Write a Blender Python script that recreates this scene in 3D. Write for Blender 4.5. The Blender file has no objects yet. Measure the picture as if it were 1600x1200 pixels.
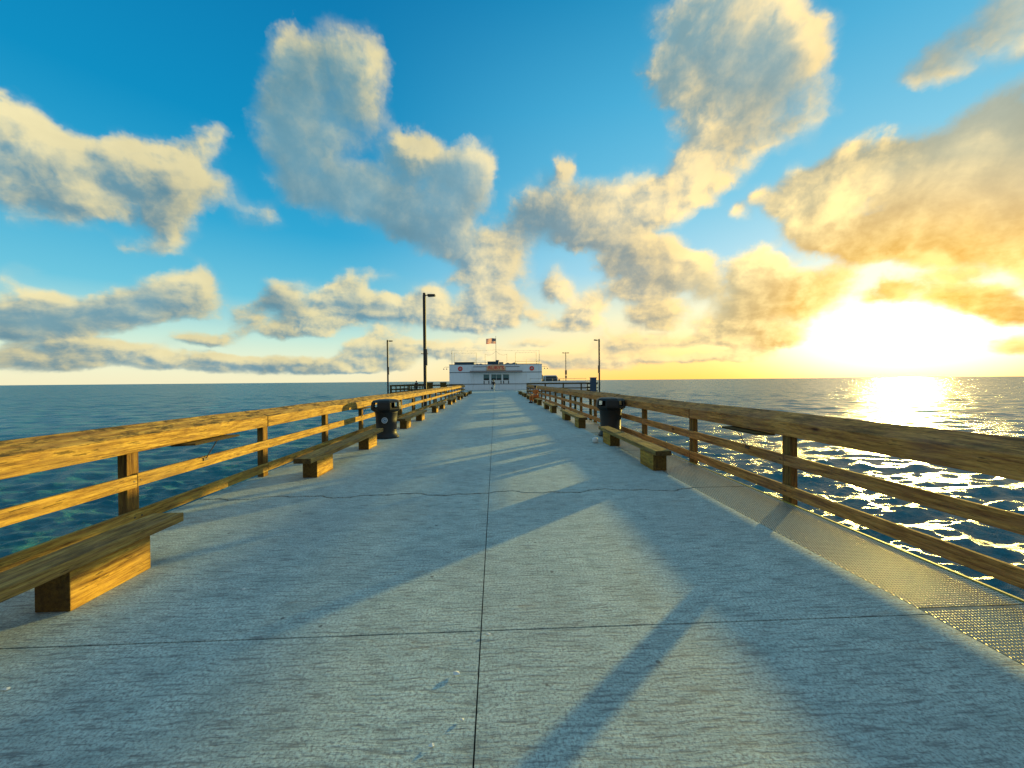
import bpy, bmesh, math, random
import numpy as np
from mathutils import Matrix, Vector
R = math.radians
C = bpy.context.scene.collection
scene = bpy.context.scene

# ---------------------------------------------------------------- camera, sun, exposure
YAW, PITCH, ROLL, F_PX = R(2.49), R(0.487), R(-0.51), 600.0
CAM_H = 1.615
cam_d = bpy.data.cameras.new('camera'); cam = bpy.data.objects.new('camera', cam_d); C.objects.link(cam)
cam_d.sensor_width = 36; cam_d.lens = F_PX / 1600 * 36; cam_d.clip_end = 90000; cam_d.clip_start = 0.05
CAM_M = Matrix.Rotation(-YAW, 4, 'Z') @ Matrix.Rotation(R(90) - PITCH, 4, 'X') @ Matrix.Rotation(ROLL, 4, 'Z')
cam.matrix_world = Matrix.Translation((0, 0, CAM_H)) @ CAM_M
scene.camera = cam
scene.view_settings.view_transform = 'Standard'; scene.view_settings.look = 'None'
scene.view_settings.gamma = 1; scene.view_settings.exposure = 0.56
scene.cycles.max_bounces = 6; scene.cycles.use_denoising = True

SUN_AZ, SUN_EL = R(48.2), R(4.08)           # azimuth to the right of the pier axis
SUN_DIR = Vector((math.sin(SUN_AZ) * math.cos(SUN_EL), math.cos(SUN_AZ) * math.cos(SUN_EL), math.sin(SUN_EL)))
sl = bpy.data.lights.new('sun', 'SUN'); sl.energy = 4.8; sl.angle = R(0.8); sl.color = (1.0, 0.76, 0.17)
so = bpy.data.objects.new('sun', sl); C.objects.link(so); so.location = (40, 40, 30)
so.rotation_euler = SUN_DIR.to_track_quat('Z', 'Y').to_euler()

# ---------------------------------------------------------------- node helper
class NT:
    dim = '3D'
    def __init__(s, tree): s.t = tree; s.n = tree.nodes; s.l = tree.links
    def put(s, node, i, v):
        if v is None: return
        if isinstance(v, bpy.types.NodeSocket): s.l.new(v, node.inputs[i])
        else:
            inp = node.inputs[i]
            if inp.type == 'RGBA' and hasattr(v, '__len__') and len(v) == 3: v = (*v, 1)
            inp.default_value = v
    def node(s, typ, props=None, **ins):
        nd = s.n.new(typ)
        for k, v in (props or {}).items(): setattr(nd, k, v)
        for k, v in ins.items(): s.put(nd, k.replace('_', ' '), v)
        return nd
    def m(s, op, a=None, b=None, c=None, clamp=False):
        nd = s.n.new('ShaderNodeMath'); nd.operation = op; nd.use_clamp = clamp
        for i, v in enumerate((a, b, c)): s.put(nd, i, v)
        return nd.outputs[0]
    def v(s, op, a=None, b=None, scale=None):
        nd = s.n.new('ShaderNodeVectorMath'); nd.operation = op
        s.put(nd, 0, a); s.put(nd, 1, b)
        if scale is not None: s.put(nd, 'Scale', scale)
        return nd.outputs['Value'] if op in ('DOT_PRODUCT', 'LENGTH', 'DISTANCE') else nd.outputs[0]
    def mix(s, f, a, b, blend='MIX'):
        nd = s.n.new('ShaderNodeMix'); nd.data_type = 'RGBA'; nd.blend_type = blend
        s.put(nd, 0, f); s.put(nd, 6, a); s.put(nd, 7, b)
        return nd.outputs[2]
    def noise(s, vec, scale, detail=5, rough=0.55, dist=0.0, color=False):
        nd = s.n.new('ShaderNodeTexNoise'); nd.noise_dimensions = s.dim
        s.put(nd, 'Vector', vec); s.put(nd, 'Scale', scale); s.put(nd, 'Detail', detail)
        s.put(nd, 'Roughness', rough); s.put(nd, 'Distortion', dist)
        return nd.outputs[1 if color else 0]
    def ss(s, x, a, b, lo=0.0, hi=1.0, kind='SMOOTHSTEP'):
        nd = s.n.new('ShaderNodeMapRange'); nd.interpolation_type = kind
        for i, q in enumerate((x, a, b, lo, hi)): s.put(nd, i, q)
        return nd.outputs[0]
    def ramp(s, f, stops, interp='LINEAR'):
        nd = s.n.new('ShaderNodeValToRGB'); r = nd.color_ramp; r.interpolation = interp
        while len(r.elements) < len(stops): r.elements.new(0.5)
        for e, (p, c) in zip(r.elements, stops):
            e.position = p; e.color = (*c, 1) if len(c) == 3 else c
        s.put(nd, 0, f); return nd.outputs[0]
    def xyz(s, vec):
        nd = s.n.new('ShaderNodeSeparateXYZ'); s.put(nd, 0, vec); return nd.outputs
    def comb(s, x=0.0, y=0.0, z=0.0):
        nd = s.n.new('ShaderNodeCombineXYZ')
        for i, q in enumerate((x, y, z)): s.put(nd, i, q)
        return nd.outputs[0]
    def mapping(s, vec, scale=(1, 1, 1), loc=(0, 0, 0), rot=(0, 0, 0)):
        nd = s.n.new('ShaderNodeMapping'); s.put(nd, 'Vector', vec)
        nd.inputs['Scale'].default_value = scale; nd.inputs['Location'].default_value = loc; nd.inputs['Rotation'].default_value = rot
        return nd.outputs[0]

# ---------------------------------------------------------------- world: sky and clouds by direction
# A direction (x, y, z) is mapped to the conformal plane (u, v) = (x, z) / (1 + y).
CAM_R = np.array(CAM_M.to_3x3())
def plane_to_px(u, v):
    """sky plane -> where that direction falls in the photograph; used only to lay out the cloud banks"""
    r2 = u * u + v * v
    d = np.stack([2 * u, 1 - r2, 2 * v], -1) / (1 + r2)[..., None]
    c = d @ CAM_R
    z = np.maximum(-c[..., 2], 0.05)
    return 800 + F_PX * c[..., 0] / z, 600 - F_PX * c[..., 1] / z

CLOUDS = [  # centre x, y, half width, half height, tilt, weight
 (60,275,130,62,12,1),(190,262,110,50,0,1),(268,272,75,52,20,1),(20,215,60,45,25,1),(115,325,110,28,0,.9),(262,345,48,40,0,.9),(270,378,34,16,-20,.8),
 (330,222,30,20,20,.72),(352,300,26,26,30,.68),(398,342,60,16,10,.62),(428,338,18,12,0,.7),(200,385,25,8,0,.6),
 (480,85,80,60,0,.86),(550,108,50,52,0,.86),(458,180,62,90,0,.9),(500,270,95,62,35,1),(590,310,100,52,22,1),(650,345,85,36,5,1),(705,300,50,75,-10,1),
 (640,242,58,40,10,1),(745,262,26,45,0,.85),(715,388,62,24,10,.85),(768,405,45,45,0,.95),(735,435,40,25,0,.75),(770,482,55,36,0,1),(735,500,60,20,0,.9),(795,380,30,40,0,.8),
 (865,325,70,58,0,1),(868,258,20,26,0,.95),(930,352,95,38,0,1),(1030,322,80,42,-28,1),(1088,285,46,46,0,1),(945,290,45,30,0,.7),
 (1125,45,110,70,0,1.05),(1200,60,95,85,0,1.0),(1050,112,58,42,0,.9),(1140,145,95,48,0,.9),(1190,190,85,45,0,.82),(1120,222,72,42,-20,.9),(1006,122,20,12,0,.85),(1255,155,60,40,0,.66),(1150,260,45,30,-40,.75),
 (1182,318,46,12,-35,.78),(1010,408,80,28,0,1),(1018,440,70,36,0,1),(1070,420,45,28,0,.95),(1022,494,46,24,0,.9),(870,442,34,27,0,.95),(917,480,46,24,-35,.95),(842,490,24,9,-30,.8),(1105,455,40,24,30,.75),(820,430,22,14,30,.6),
 (1295,300,85,55,-25,1),(1400,268,110,55,-12,1),(1500,300,130,80,0,1.05),(1590,230,95,95,0,1.15),(1450,375,180,52,0,1),(1330,385,100,38,0,.95),(1240,325,44,24,0,.9),(1620,380,110,60,0,1),
 (1500,62,105,38,-28,.70),(1600,25,100,70,0,.80),(1460,105,60,24,-25,.60),
 (1195,435,62,36,0,1),(1235,462,80,38,0,1),(1165,488,60,34,0,.95),(1300,440,60,22,-10,.8),(1128,512,45,20,0,.8),(1150,530,60,12,0,.7),
 (1490,455,105,32,10,1),(1565,482,80,24,12,.95),(1380,462,40,16,-15,.8),(1590,540,60,12,0,.7),
 (990,556,120,8,0,.7),(1100,557,130,7,2,.75),(1185,546,40,7,0,.72),(830,534,48,8,0,.72),(700,545,80,14,0,.75),
 (150,485,175,24,2,1),(250,465,85,32,0,1),(300,447,34,24,0,.95),(305,425,14,9,0,.85),(90,462,44,13,0,.85),(25,430,48,13,0,.8),(20,482,40,12,0,.8),
 (440,460,52,17,0,.95),(450,440,18,10,0,.85),(495,492,78,28,0,.95),(545,455,38,26,0,.9),(590,485,75,24,0,.95),(650,488,80,20,0,.95),(672,462,24,20,0,.85),(380,490,40,20,0,.6),
 (60,520,120,14,0,.8),(120,552,150,15,0,.85),(60,575,90,10,0,.7),(300,561,160,9,0,.8),(420,560,110,9,0,.85),(560,565,90,14,0,.8),(590,545,60,14,0,.8),(300,533,36,9,0,.75),(350,530,36,12,-20,.75),(245,539,22,6,0,.8),(410,528,30,5,0,.65),(600,525,40,8,0,.6),
 (880,560,60,8,0,.6),(930,575,90,5,0,.6),(1330,560,80,6,0,.5),
 (60,505,150,22,0,.9),(380,575,220,9,0,.8),(900,505,60,14,0,.6),(980,530,70,10,0,.75),(1080,535,60,9,0,.75),(1210,520,60,16,0,.85),(760,560,60,10,0,.7),
 (535,185,60,45,0,.85),(1430,434,130,11,3,-.45),(1290,418,50,9,-8,-.35),(1245,400,30,14,0,-.3),
 (820,345,30,40,0,.85),(985,300,60,30,-20,.8),(660,385,30,14,0,.7),(590,440,40,10,0,.5),(460,520,70,10,0,.7),(200,505,60,10,0,.7),(860,505,30,10,0,.6),
 # banks outside the frame
 (-250,250,160,70,0,.9),(-450,430,200,40,0,.9),(-300,520,220,20,0,.8),(1850,330,180,90,0,1),(2100,480,260,45,0,.9),(300,-180,160,60,0,.8),(900,-250,200,70,0,.8),(1500,-160,190,70,0,.8),(-100,-80,120,50,0,.8)]
SHADE = [ # darker (negative) and brighter (positive) parts of the banks
 (480,200,120,130,0,-.95),(520,280,120,80,30,-1),(620,325,120,55,10,-.95),(715,310,60,80,0,-.9),(745,265,30,50,0,-.8),(640,240,52,36,0,.9),(520,90,90,40,0,.15),
 (150,485,190,22,0,-.7),(60,485,90,20,0,-.6),(25,430,50,14,0,-1),(230,470,90,22,0,-.4),(300,450,30,28,0,.8),(80,462,50,12,0,.5),
 (440,462,52,17,0,-1),(545,465,36,26,0,-.6),(500,500,70,24,0,.6),(610,495,90,14,0,-.3),(420,562,150,9,0,-.4),(245,541,24,7,0,-.6),
 (180,265,220,60,5,.35),(260,350,55,24,0,-.25),(390,345,60,18,0,-.9),
 (840,350,55,50,0,-.5),(945,290,45,30,0,-.9),(868,258,18,24,0,.8),(920,310,40,28,0,.4),(990,360,90,22,0,-.2),(1090,290,40,40,0,.6),
 (1160,70,90,70,0,-.75),(1200,180,70,50,0,-.55),(1010,120,30,20,0,.7),(1110,240,50,50,0,.4),(1250,150,60,40,0,-.9),(1105,460,40,30,0,-.9),
 (1020,430,40,16,0,-.3),(1370,300,90,40,0,-.4),(1560,240,120,90,0,-.95),(1500,330,130,60,0,-.3),(1520,50,170,90,0,-1.1),(1190,450,70,40,0,-.3),(1300,275,60,30,-20,.4),
 (780,490,50,20,0,.2),(745,480,25,25,0,-.3),(770,400,50,40,0,.4)]
def blob_field(X, Y, blobs, soft):
    out = np.zeros_like(X)
    for cx, cy, rx, ry, rot, w in blobs:
        a = math.radians(rot); dx, dy = X - cx, Y - cy
        p = (dx * math.cos(a) + dy * math.sin(a)) / rx; q = (-dx * math.sin(a) + dy * math.cos(a)) / ry
        d = np.sqrt(p * p + q * q)
        g = np.clip((1 + soft - d) / (2 * soft), 0, 1); g = g * g * (3 - 2 * g) * w
        if w < 0 or blobs is SHADE: out = out + g
        else: out = np.maximum(out, g) + 0.12 * np.minimum(out, g)
    return out
UMAX, VMAX, POW = 0.75, 0.52, 0.7
NB, NP = 33, 100
def field_curves(blobs, soft, nb, npts, name, remap):
    """node group: sky plane (u, v) -> field, as rows of curves over u blended across v"""
    g = bpy.data.node_groups.new(name, 'ShaderNodeTree')
    g.interface.new_socket('P', in_out='INPUT', socket_type='NodeSocketVector')
    g.interface.new_socket('F', in_out='OUTPUT', socket_type='NodeSocketFloat')
    t = NT(g); gi = g.nodes.new('NodeGroupInput'); go = g.nodes.new('NodeGroupOutput')
    x, y, _ = t.xyz(gi.outputs[0])
    un = t.ss(x, -UMAX, UMAX, kind='LINEAR')
    vn = t.m('POWER', t.ss(y, 0.0, VMAX, kind='LINEAR'), POW)
    w = t.m('MULTIPLY', vn, nb - 1.0)
    wv = t.comb(w, w, w); col = t.comb(un, un, un); acc = None
    U = np.linspace(-UMAX, UMAX, npts)
    for k in range(0, nb, 3):
        rows = []
        for j in range(3):
            v0 = VMAX * ((k + j) / (nb - 1)) ** (1 / POW)
            X, Y = plane_to_px(U, np.full_like(U, v0))
            rows.append(np.clip(remap(blob_field(X, Y, blobs, soft)), 0, 1))
        cn = g.nodes.new('ShaderNodeRGBCurve'); cm = cn.mapping
        cm.use_clip = False
        for j in range(3):
            cv = cm.curves[j]; P = cv.points
            P[0].location = (0, rows[j][0]); P[1].location = (1, rows[j][-1])
            for i in range(1, npts - 1): P.new(i / (npts - 1), float(rows[j][i]))
            for p in P: p.handle_type = 'VECTOR'
        cm.update()
        t.put(cn, 1, col)
        d = t.v('ABSOLUTE', t.v('SUBTRACT', wv, (k, k + 1.0, k + 2.0)))
        tent = t.v('MAXIMUM', t.v('SUBTRACT', (1, 1, 1), d), (0, 0, 0))
        s = t.v('DOT_PRODUCT', cn.outputs[0], tent)
        acc = s if acc is None else t.m('ADD', acc, s)
    g.links.new(acc, go.inputs[0])
    return g

def build_world():
    world = bpy.data.worlds.new("World"); scene.world = world; world.use_nodes = True
    tr = world.node_tree; tr.nodes.clear(); t = NT(tr); t.dim = '2D'
    gF = field_curves(CLOUDS, 0.50, NB, NP, 'cloud_banks', lambda f: f * 0.92)
    gS = field_curves(SHADE, 0.55, 18, 64, 'cloud_tone', lambda f: f * 0.5 + 0.5)
    # density group
    g = bpy.data.node_groups.new('cloud_density', 'ShaderNodeTree')
    g.interface.new_socket('P', in_out='INPUT', socket_type='NodeSocketVector')
    g.interface.new_socket('D', in_out='OUTPUT', socket_type='NodeSocketFloat')
    g.interface.new_socket('F', in_out='OUTPUT', socket_type='NodeSocketFloat')
    q = NT(g); q.dim = '2D'; gi = g.nodes.new('NodeGroupInput'); go = g.nodes.new('NodeGroupOutput')
    P = gi.outputs[0]
    v = q.xyz(P)[1]
    far = q.ss(v, 0.02, 0.22)
    w1 = q.v('SUBTRACT', q.noise(P, 7.0, 3, 0.5, color=True), (0.5, 0.5, 0.5))
    w2 = q.v('SUBTRACT', q.noise(P, 26.0, 4, 0.6, color=True), (0.5, 0.5, 0.5))
    amp = q.ss(v, 0.0, 0.3, 0.25, 1.0, 'LINEAR')
    Pw = q.v('ADD', P, q.v('SCALE', q.v('ADD', q.v('SCALE', w1, scale=0.05), q.v('SCALE', w2, scale=0.03)), scale=amp))
    fg = g.nodes.new('ShaderNodeGroup'); fg.node_tree = gF; q.put(fg, 0, Pw)
    nA = q.noise(P, 10.0, 7, 0.56, 0.15)
    nB = q.noise(q.v('MULTIPLY', P, (1.0, 1.7, 1.0)), 30.0, 5, 0.57, 0.15)
    nn = q.m('ADD', q.m('MULTIPLY', nA, far), q.m('MULTIPLY', nB, q.m('SUBTRACT', 1.0, far)))
    D = q.m('ADD', q.m('MULTIPLY', fg.outputs[0], 1.30), q.m('MULTIPLY', q.m('SUBTRACT', nn, 0.50), 1.15))
    vo = g.nodes.new('ShaderNodeTexVoronoi'); vo.voronoi_dimensions = '2D'; vo.feature = 'F1'
    q.put(vo, 'Vector', q.v('ADD', P, q.v('SCALE', w2, scale=0.05))); q.put(vo, 'Scale', 30.0); q.put(vo, 'Detail', 1.6); q.put(vo, 'Roughness', 0.55); q.put(vo, 'Lacunarity', 2.3)
    D = q.m('ADD', D, q.m('MULTIPLY', q.m('SUBTRACT', 0.42, vo.outputs['Distance']), 0.24))
    D = q.m('MULTIPLY', D, q.ss(fg.outputs[0], 0.0, 0.18))
    D = q.m('ADD', D, q.m('MULTIPLY', q.m('MULTIPLY', q.ss(v, 0.11, 0.02), 0.20), q.ss(fg.outputs[0], 0.15, 0.5)))
    g.links.new(D, go.inputs[0]); g.links.new(fg.outputs[0], go.inputs[1])

    tc = tr.nodes.new('ShaderNodeTexCoord')
    d = t.v('NORMALIZE', tc.outputs['Generated']); x, y, z = t.xyz(d)
    den = t.m('MAXIMUM', t.m('ADD', 1.0, y), 0.25)
    zc = t.m('MAXIMUM', z, 0.0)
    u = t.m('DIVIDE', x, den); vv = t.m('DIVIDE', zc, den)
    P = t.comb(u, vv, 0.0)
    su = Vector((SUN_DIR.x / (1 + SUN_DIR.y), SUN_DIR.z / (1 + SUN_DIR.y), 0))
    tosun = t.v('NORMALIZE', t.v('ADD', t.v('NORMALIZE', t.v('SUBTRACT', tuple(su), P)), (0.15, 0.9, 0)))
    step = t.ss(vv, 0.0, 0.3, 0.006, 0.019, 'LINEAR')
    d1 = tr.nodes.new('ShaderNodeGroup'); d1.node_tree = g; t.put(d1, 0, P)
    d2 = tr.nodes.new('ShaderNodeGroup'); d2.node_tree = g; t.put(d2, 0, t.v('ADD', P, t.v('SCALE', tosun, scale=step)))
    s1 = tr.nodes.new('ShaderNodeGroup'); s1.node_tree = gS
    t.put(s1, 0, t.v('ADD', P, t.v('SCALE', t.v('SUBTRACT', t.noise(P, 14.0, 3, color=True), (.5, .5, .5)), scale=0.05)))
    D, D2, TONE = d1.outputs[0], d2.outputs[0], t.m('SUBTRACT', s1.outputs[0], 0.5)
    alpha = t.ss(D, t.m('ADD', 0.28, t.m('MULTIPLY', TONE, 0.06)), t.m('SUBTRACT', 0.92, t.m('MULTIPLY', TONE, 0.32)))
    veil = t.m('MULTIPLY', t.ss(d1.outputs[1], 0.12, 0.85), 0.32)
    alpha = t.m('ADD', alpha, t.m('MULTIPLY', t.m('SUBTRACT', 1.0, alpha), veil))
    alpha = t.m('MULTIPLY', alpha, t.ss(z, -0.002, 0.02))
    # how far from the sun
    cs = t.v('DOT_PRODUCT', d, tuple(SUN_DIR))
    ang = t.m('ARCCOSINE', t.m('MINIMUM', cs, 1.0))                    # radians
    azc = t.v('DOT_PRODUCT', t.v('NORMALIZE', t.v('MULTIPLY', d, (1, 1, 0))), (math.sin(SUN_AZ), math.cos(SUN_AZ), 0))
    # clear sky
    el = t.m('ARCSINE', zc)
    SKY_AWAY = [(0.0, (0.82, 0.76, 0.50)), (0.04, (0.78, 0.80, 0.56)), (0.10, (0.50, 0.72, 0.62)), (0.19, (0.13, 0.49, 0.64)),
                (0.34, (0.022, 0.335, 0.57)), (0.52, (0.0, 0.235, 0.47)), (0.80, (0.0, 0.16, 0.37)), (1.0, (0.10, 0.36, 0.55))]
    SKY_SUN = [(0.0, (1.15, 0.62, 0.12)), (0.07, (1.12, 0.78, 0.30)), (0.16, (0.84, 0.80, 0.52)), (0.27, (0.34, 0.62, 0.74)),
               (0.42, (0.14, 0.49, 0.68)), (0.62, (0.055, 0.37, 0.60)), (0.8, (0.01, 0.24, 0.46)), (1.0, (0.14, 0.40, 0.58))]
    e1 = t.m('DIVIDE', el, 1.5708 * 0.62, clamp=True)
    a = t.ramp(e1, SKY_AWAY); b = t.ramp(e1, SKY_SUN)
    sky = t.mix(t.ss(azc, 0.30, 0.98), a, b)
    ns = tr.nodes.new('ShaderNodeTexSky'); ns.sky_type = 'NISHITA'; ns.sun_disc = False
    ns.sun_elevation = SUN_EL; ns.sun_rotation = SUN_AZ; ns.dust_density = 1.2; ns.ozone_density = 2.0
    nish = t.v('SCALE', ns.outputs[0], scale=0.08)
    sky = t.v('ADD', t.v('SCALE', sky, scale=0.93), t.v('SCALE', nish, scale=0.15))
    # glow round the sun
    glow = t.m('POWER', 2.71828, t.m('MULTIPLY', ang, -10.0))
    dd = t.v('MULTIPLY', t.v('SUBTRACT', P, tuple(su)), (1.0, 2.35, 1.0))
    core = t.m('POWER', 2.71828, t.m('MULTIPLY', t.m('POWER', t.m('DIVIDE', t.v('LENGTH', dd), 0.108), 2.4), -1.0))
    sky = t.v('ADD', sky, t.v('SCALE', (1.0, 0.62, 0.12), scale=t.m('MULTIPLY', glow, 1.1)))
    # clouds
    near = t.ss(ang, 0.06, 1.15, 1.0, 0.0, 'LINEAR')
    lit = t.ramp(near, [(0.0, (0.70, 0.62, 0.35)), (0.35, (0.86, 0.70, 0.38)), (0.62, (0.98, 0.74, 0.34)), (0.85, (1.1, 0.82, 0.34)), (1.0, (1.25, 0.85, 0.20))])
    shd = t.ramp(near, [(0.0, (0.13, 0.26, 0.33)), (0.35, (0.19, 0.29, 0.34)), (0.62, (0.31, 0.33, 0.29)), (0.78, (0.46, 0.39, 0.22)), (0.9, (0.74, 0.42, 0.08)), (1.0, (0.90, 0.40, 0.01))])
    hi = t.ss(vv, 0.12, 0.4)
    shd = t.mix(t.m('MULTIPLY', hi, 0.35), shd, (0.17, 0.40, 0.45))
    grad = t.m('SUBTRACT', D, D2)
    L = t.m('ADD', t.m('MULTIPLY', grad, t.m('ADD', 2.3, t.m('MULTIPLY', TONE, 2.6))), 0.40)
    L = t.m('ADD', L, t.m('MULTIPLY', TONE, 1.25))
    L = t.m('SUBTRACT', L, t.m('MULTIPLY', t.ss(d1.outputs[1], 0.35, 1.0), 0.50))
    relief = t.noise(P, 8.0, 6, 0.58, 0.2)
    L = t.m('ADD', L, t.m('MULTIPLY', t.m('SUBTRACT', relief, 0.5), 1.1))
    L = t.m('ADD', L, t.m('MULTIPLY', t.ss(ang, 1.1, 0.3), 0.05))
    L = t.ss(L, -0.95, 1.05, kind='SMOOTHSTEP')
    cl = t.mix(L, shd, lit)
    cl = t.v('SCALE', cl, scale=t.ss(relief, 0.25, 0.75, 0.80, 1.16, 'LINEAR'))
    alpha = t.m('MULTIPLY', alpha, t.ss(t.m('ABSOLUTE', TONE), 0.0, 0.5, 0.97, 0.90))
    out = t.mix(alpha, sky, cl)
    # the sun burning through, held back where the bank above it is thick
    burn = t.m('MULTIPLY', core, t.m('SUBTRACT', 1.0, t.m('MULTIPLY', t.ss(D, 0.30, 1.05, 0, 1, 'LINEAR'), 0.95)))
    out = t.v('ADD', out, t.v('SCALE', (1.0, 0.86, 0.72), scale=t.m('MULTIPLY', burn, 1.15)))
    # the sky opposite the sunset is dimmer, with unseen grey added as fill light
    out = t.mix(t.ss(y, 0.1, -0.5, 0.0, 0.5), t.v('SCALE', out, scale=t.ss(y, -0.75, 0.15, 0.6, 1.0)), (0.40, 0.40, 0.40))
    out = t.mix(t.ss(z, -0.03, -0.001), (0.05, 0.13, 0.17), out)
    bg = tr.nodes.new('ShaderNodeBackground'); wo = tr.nodes.new('ShaderNodeOutputWorld')
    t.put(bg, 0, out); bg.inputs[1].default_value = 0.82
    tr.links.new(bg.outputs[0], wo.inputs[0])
build_world()
#@@PART2

# ---------------------------------------------------------------- mesh and object helpers
class MB:
    def __init__(s): s.v = []; s.f = []; s.mi = []
    def add(s, vs, fs, mi=0):
        o = len(s.v); s.v += [tuple(p) for p in vs]; s.f += [[o + i for i in f] for f in fs]; s.mi += [mi] * len(fs)
        return s
    def box(s, x0, x1, y0, y1, z0, z1, mi=0, M=None):
        vs = [(x, y, z) for z in (z0, z1) for y in (y0, y1) for x in (x0, x1)]
        if M is not None: vs = [M @ Vector(p) for p in vs]
        return s.add(vs, [(0, 2, 3, 1), (4, 5, 7, 6), (0, 1, 5, 4), (2, 6, 7, 3), (0, 4, 6, 2), (1, 3, 7, 5)], mi)
    def prism(s, poly, axis, a, b, mi=0, M=None):
        """poly in the plane across axis ('Y': (x, z) pairs, 'X': (y, z), 'Z': (x, y)), from a to b"""
        n = len(poly); vs = []
        for c in (a, b):
            for p, q in poly:
                vs.append({'Y': (p, c, q), 'X': (c, p, q), 'Z': (p, q, c)}[axis])
        if M is not None: vs = [M @ Vector(p) for p in vs]
        fs = [list(range(n)), list(range(2 * n - 1, n - 1, -1))] + [(i, i + n, (i + 1) % n + n, (i + 1) % n) for i in range(n)]
        return s.add(vs, fs, mi)
    def lathe(s, prof, n=24, c=(0, 0, 0), rot=0.0, mi=0, cap=True):
        vs = []; fs = []
        for r, z in prof:
            for i in range(n):
                a = rot + 2 * math.pi * i / n
                vs.append((c[0] + r * math.cos(a), c[1] + r * math.sin(a), c[2] + z))
        for k in range(len(prof) - 1):
            for i in range(n):
                j = (i + 1) % n
                fs.append((k * n + i, k * n + j, (k + 1) * n + j, (k + 1) * n + i))
        if cap: fs.append(list(range(n))[::-1]); fs.append([(len(prof) - 1) * n + i for i in range(n)])
        return s.add(vs, fs, mi)
    def tube(s, pts, r, n=8, mi=0):
        pts = [Vector(p) for p in pts]; rs = r if hasattr(r, '__len__') else [r] * len(pts); vs = []; fs = []
        for k, p in enumerate(pts):
            t = (pts[min(k + 1, len(pts) - 1)] - pts[max(k - 1, 0)]).normalized()
            up = Vector((0, 0, 1)) if abs(t.z) < 0.9 else Vector((1, 0, 0))
            a = t.cross(up).normalized(); b = t.cross(a)
            for i in range(n):
                q = 2 * math.pi * (i + 0.5) / n
                vs.append(p + (a * math.cos(q) + b * math.sin(q)) * rs[k])
        for k in range(len(pts) - 1):
            for i in range(n):
                j = (i + 1) % n; fs.append((k * n + i, (k + 1) * n + i, (k + 1) * n + j, k * n + j))
        fs.append(list(range(n))); fs.append([(len(pts) - 1) * n + i for i in range(n)][::-1])
        return s.add(vs, fs, mi)
    def build(s, name, mat, parent=None, bevel=0.0, smooth=False, loc=None, rot=None, fix=True):
        me = bpy.data.meshes.new(name); me.from_pydata(s.v, [], s.f); me.update()
        if fix:
            bm = bmesh.new(); bm.from_mesh(me); bmesh.ops.recalc_face_normals(bm, faces=bm.faces); bm.to_mesh(me); bm.free()
        for m_ in (mat if isinstance(mat, (list, tuple)) else [mat]): me.materials.append(m_)
        if any(s.mi): me.polygons.foreach_set('material_index', s.mi)
        if smooth: me.polygons.foreach_set('use_smooth', [True] * len(me.polygons))
        o = bpy.data.objects.new(name, me); C.objects.link(o)
        if parent: o.parent = parent
        if loc is not None: o.location = loc
        if rot is not None: o.rotation_euler = rot
        if bevel:
            b = o.modifiers.new('bevel', 'BEVEL'); b.width = bevel; b.segments = 2; b.limit_method = 'ANGLE'; b.angle_limit = R(35)
        return o
def tag(o, label=None, cat=None, group=None, kind=None):
    for k, v in (('label', label), ('category', cat), ('group', group), ('kind', kind)):
        if v: o[k] = v
    return o
def empty(name, loc, label, cat, group=None, rz=0.0):
    o = bpy.data.objects.new(name, None); C.objects.link(o); o.location = loc; o.rotation_euler = (0, 0, rz)
    o.empty_display_size = 0.2
    return tag(o, label, cat, group)
def copy_tree(o, parent=None):
    c = o.copy(); C.objects.link(c)
    if parent: c.parent = parent
    for ch in [x for x in bpy.data.objects if x.parent == o]: copy_tree(ch, c)
    return c

# ---------------------------------------------------------------- materials
def mat(name):
    m_ = bpy.data.materials.new(name); m_.use_nodes = True; m_.node_tree.nodes.clear()
    t = NT(m_.node_tree); b = t.n.new('ShaderNodeBsdfPrincipled'); o = t.n.new('ShaderNodeOutputMaterial')
    t.l.new(b.outputs[0], o.inputs[0]); return m_, t, b
def plain(name, col, rough=0.6, metal=0.0, var=0.12, bump=0.15, scale=12.0):
    m_, t, b = mat(name); tc = t.n.new('ShaderNodeTexCoord')
    n = t.noise(tc.outputs['Object'], scale, 5, 0.6)
    dark = tuple(c * (1 - 2.2 * var) for c in col); lite = tuple(min(1, c * (1 + var)) for c in col)
    t.put(b, 'Base Color', t.ramp(n, [(0.3, dark), (0.55, col), (0.75, lite)]))
    t.put(b, 'Roughness', t.ss(n, 0.3, 0.7, rough * 0.85, min(1, rough * 1.15), 'LINEAR')); t.put(b, 'Metallic', metal)
    bp = t.n.new('ShaderNodeBump'); t.put(bp, 'Height', t.noise(tc.outputs['Object'], scale * 6, 3)); bp.inputs['Strength'].default_value = bump
    bp.inputs['Distance'].default_value = 0.004; t.l.new(bp.outputs[0], b.inputs['Normal'])
    return m_
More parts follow.
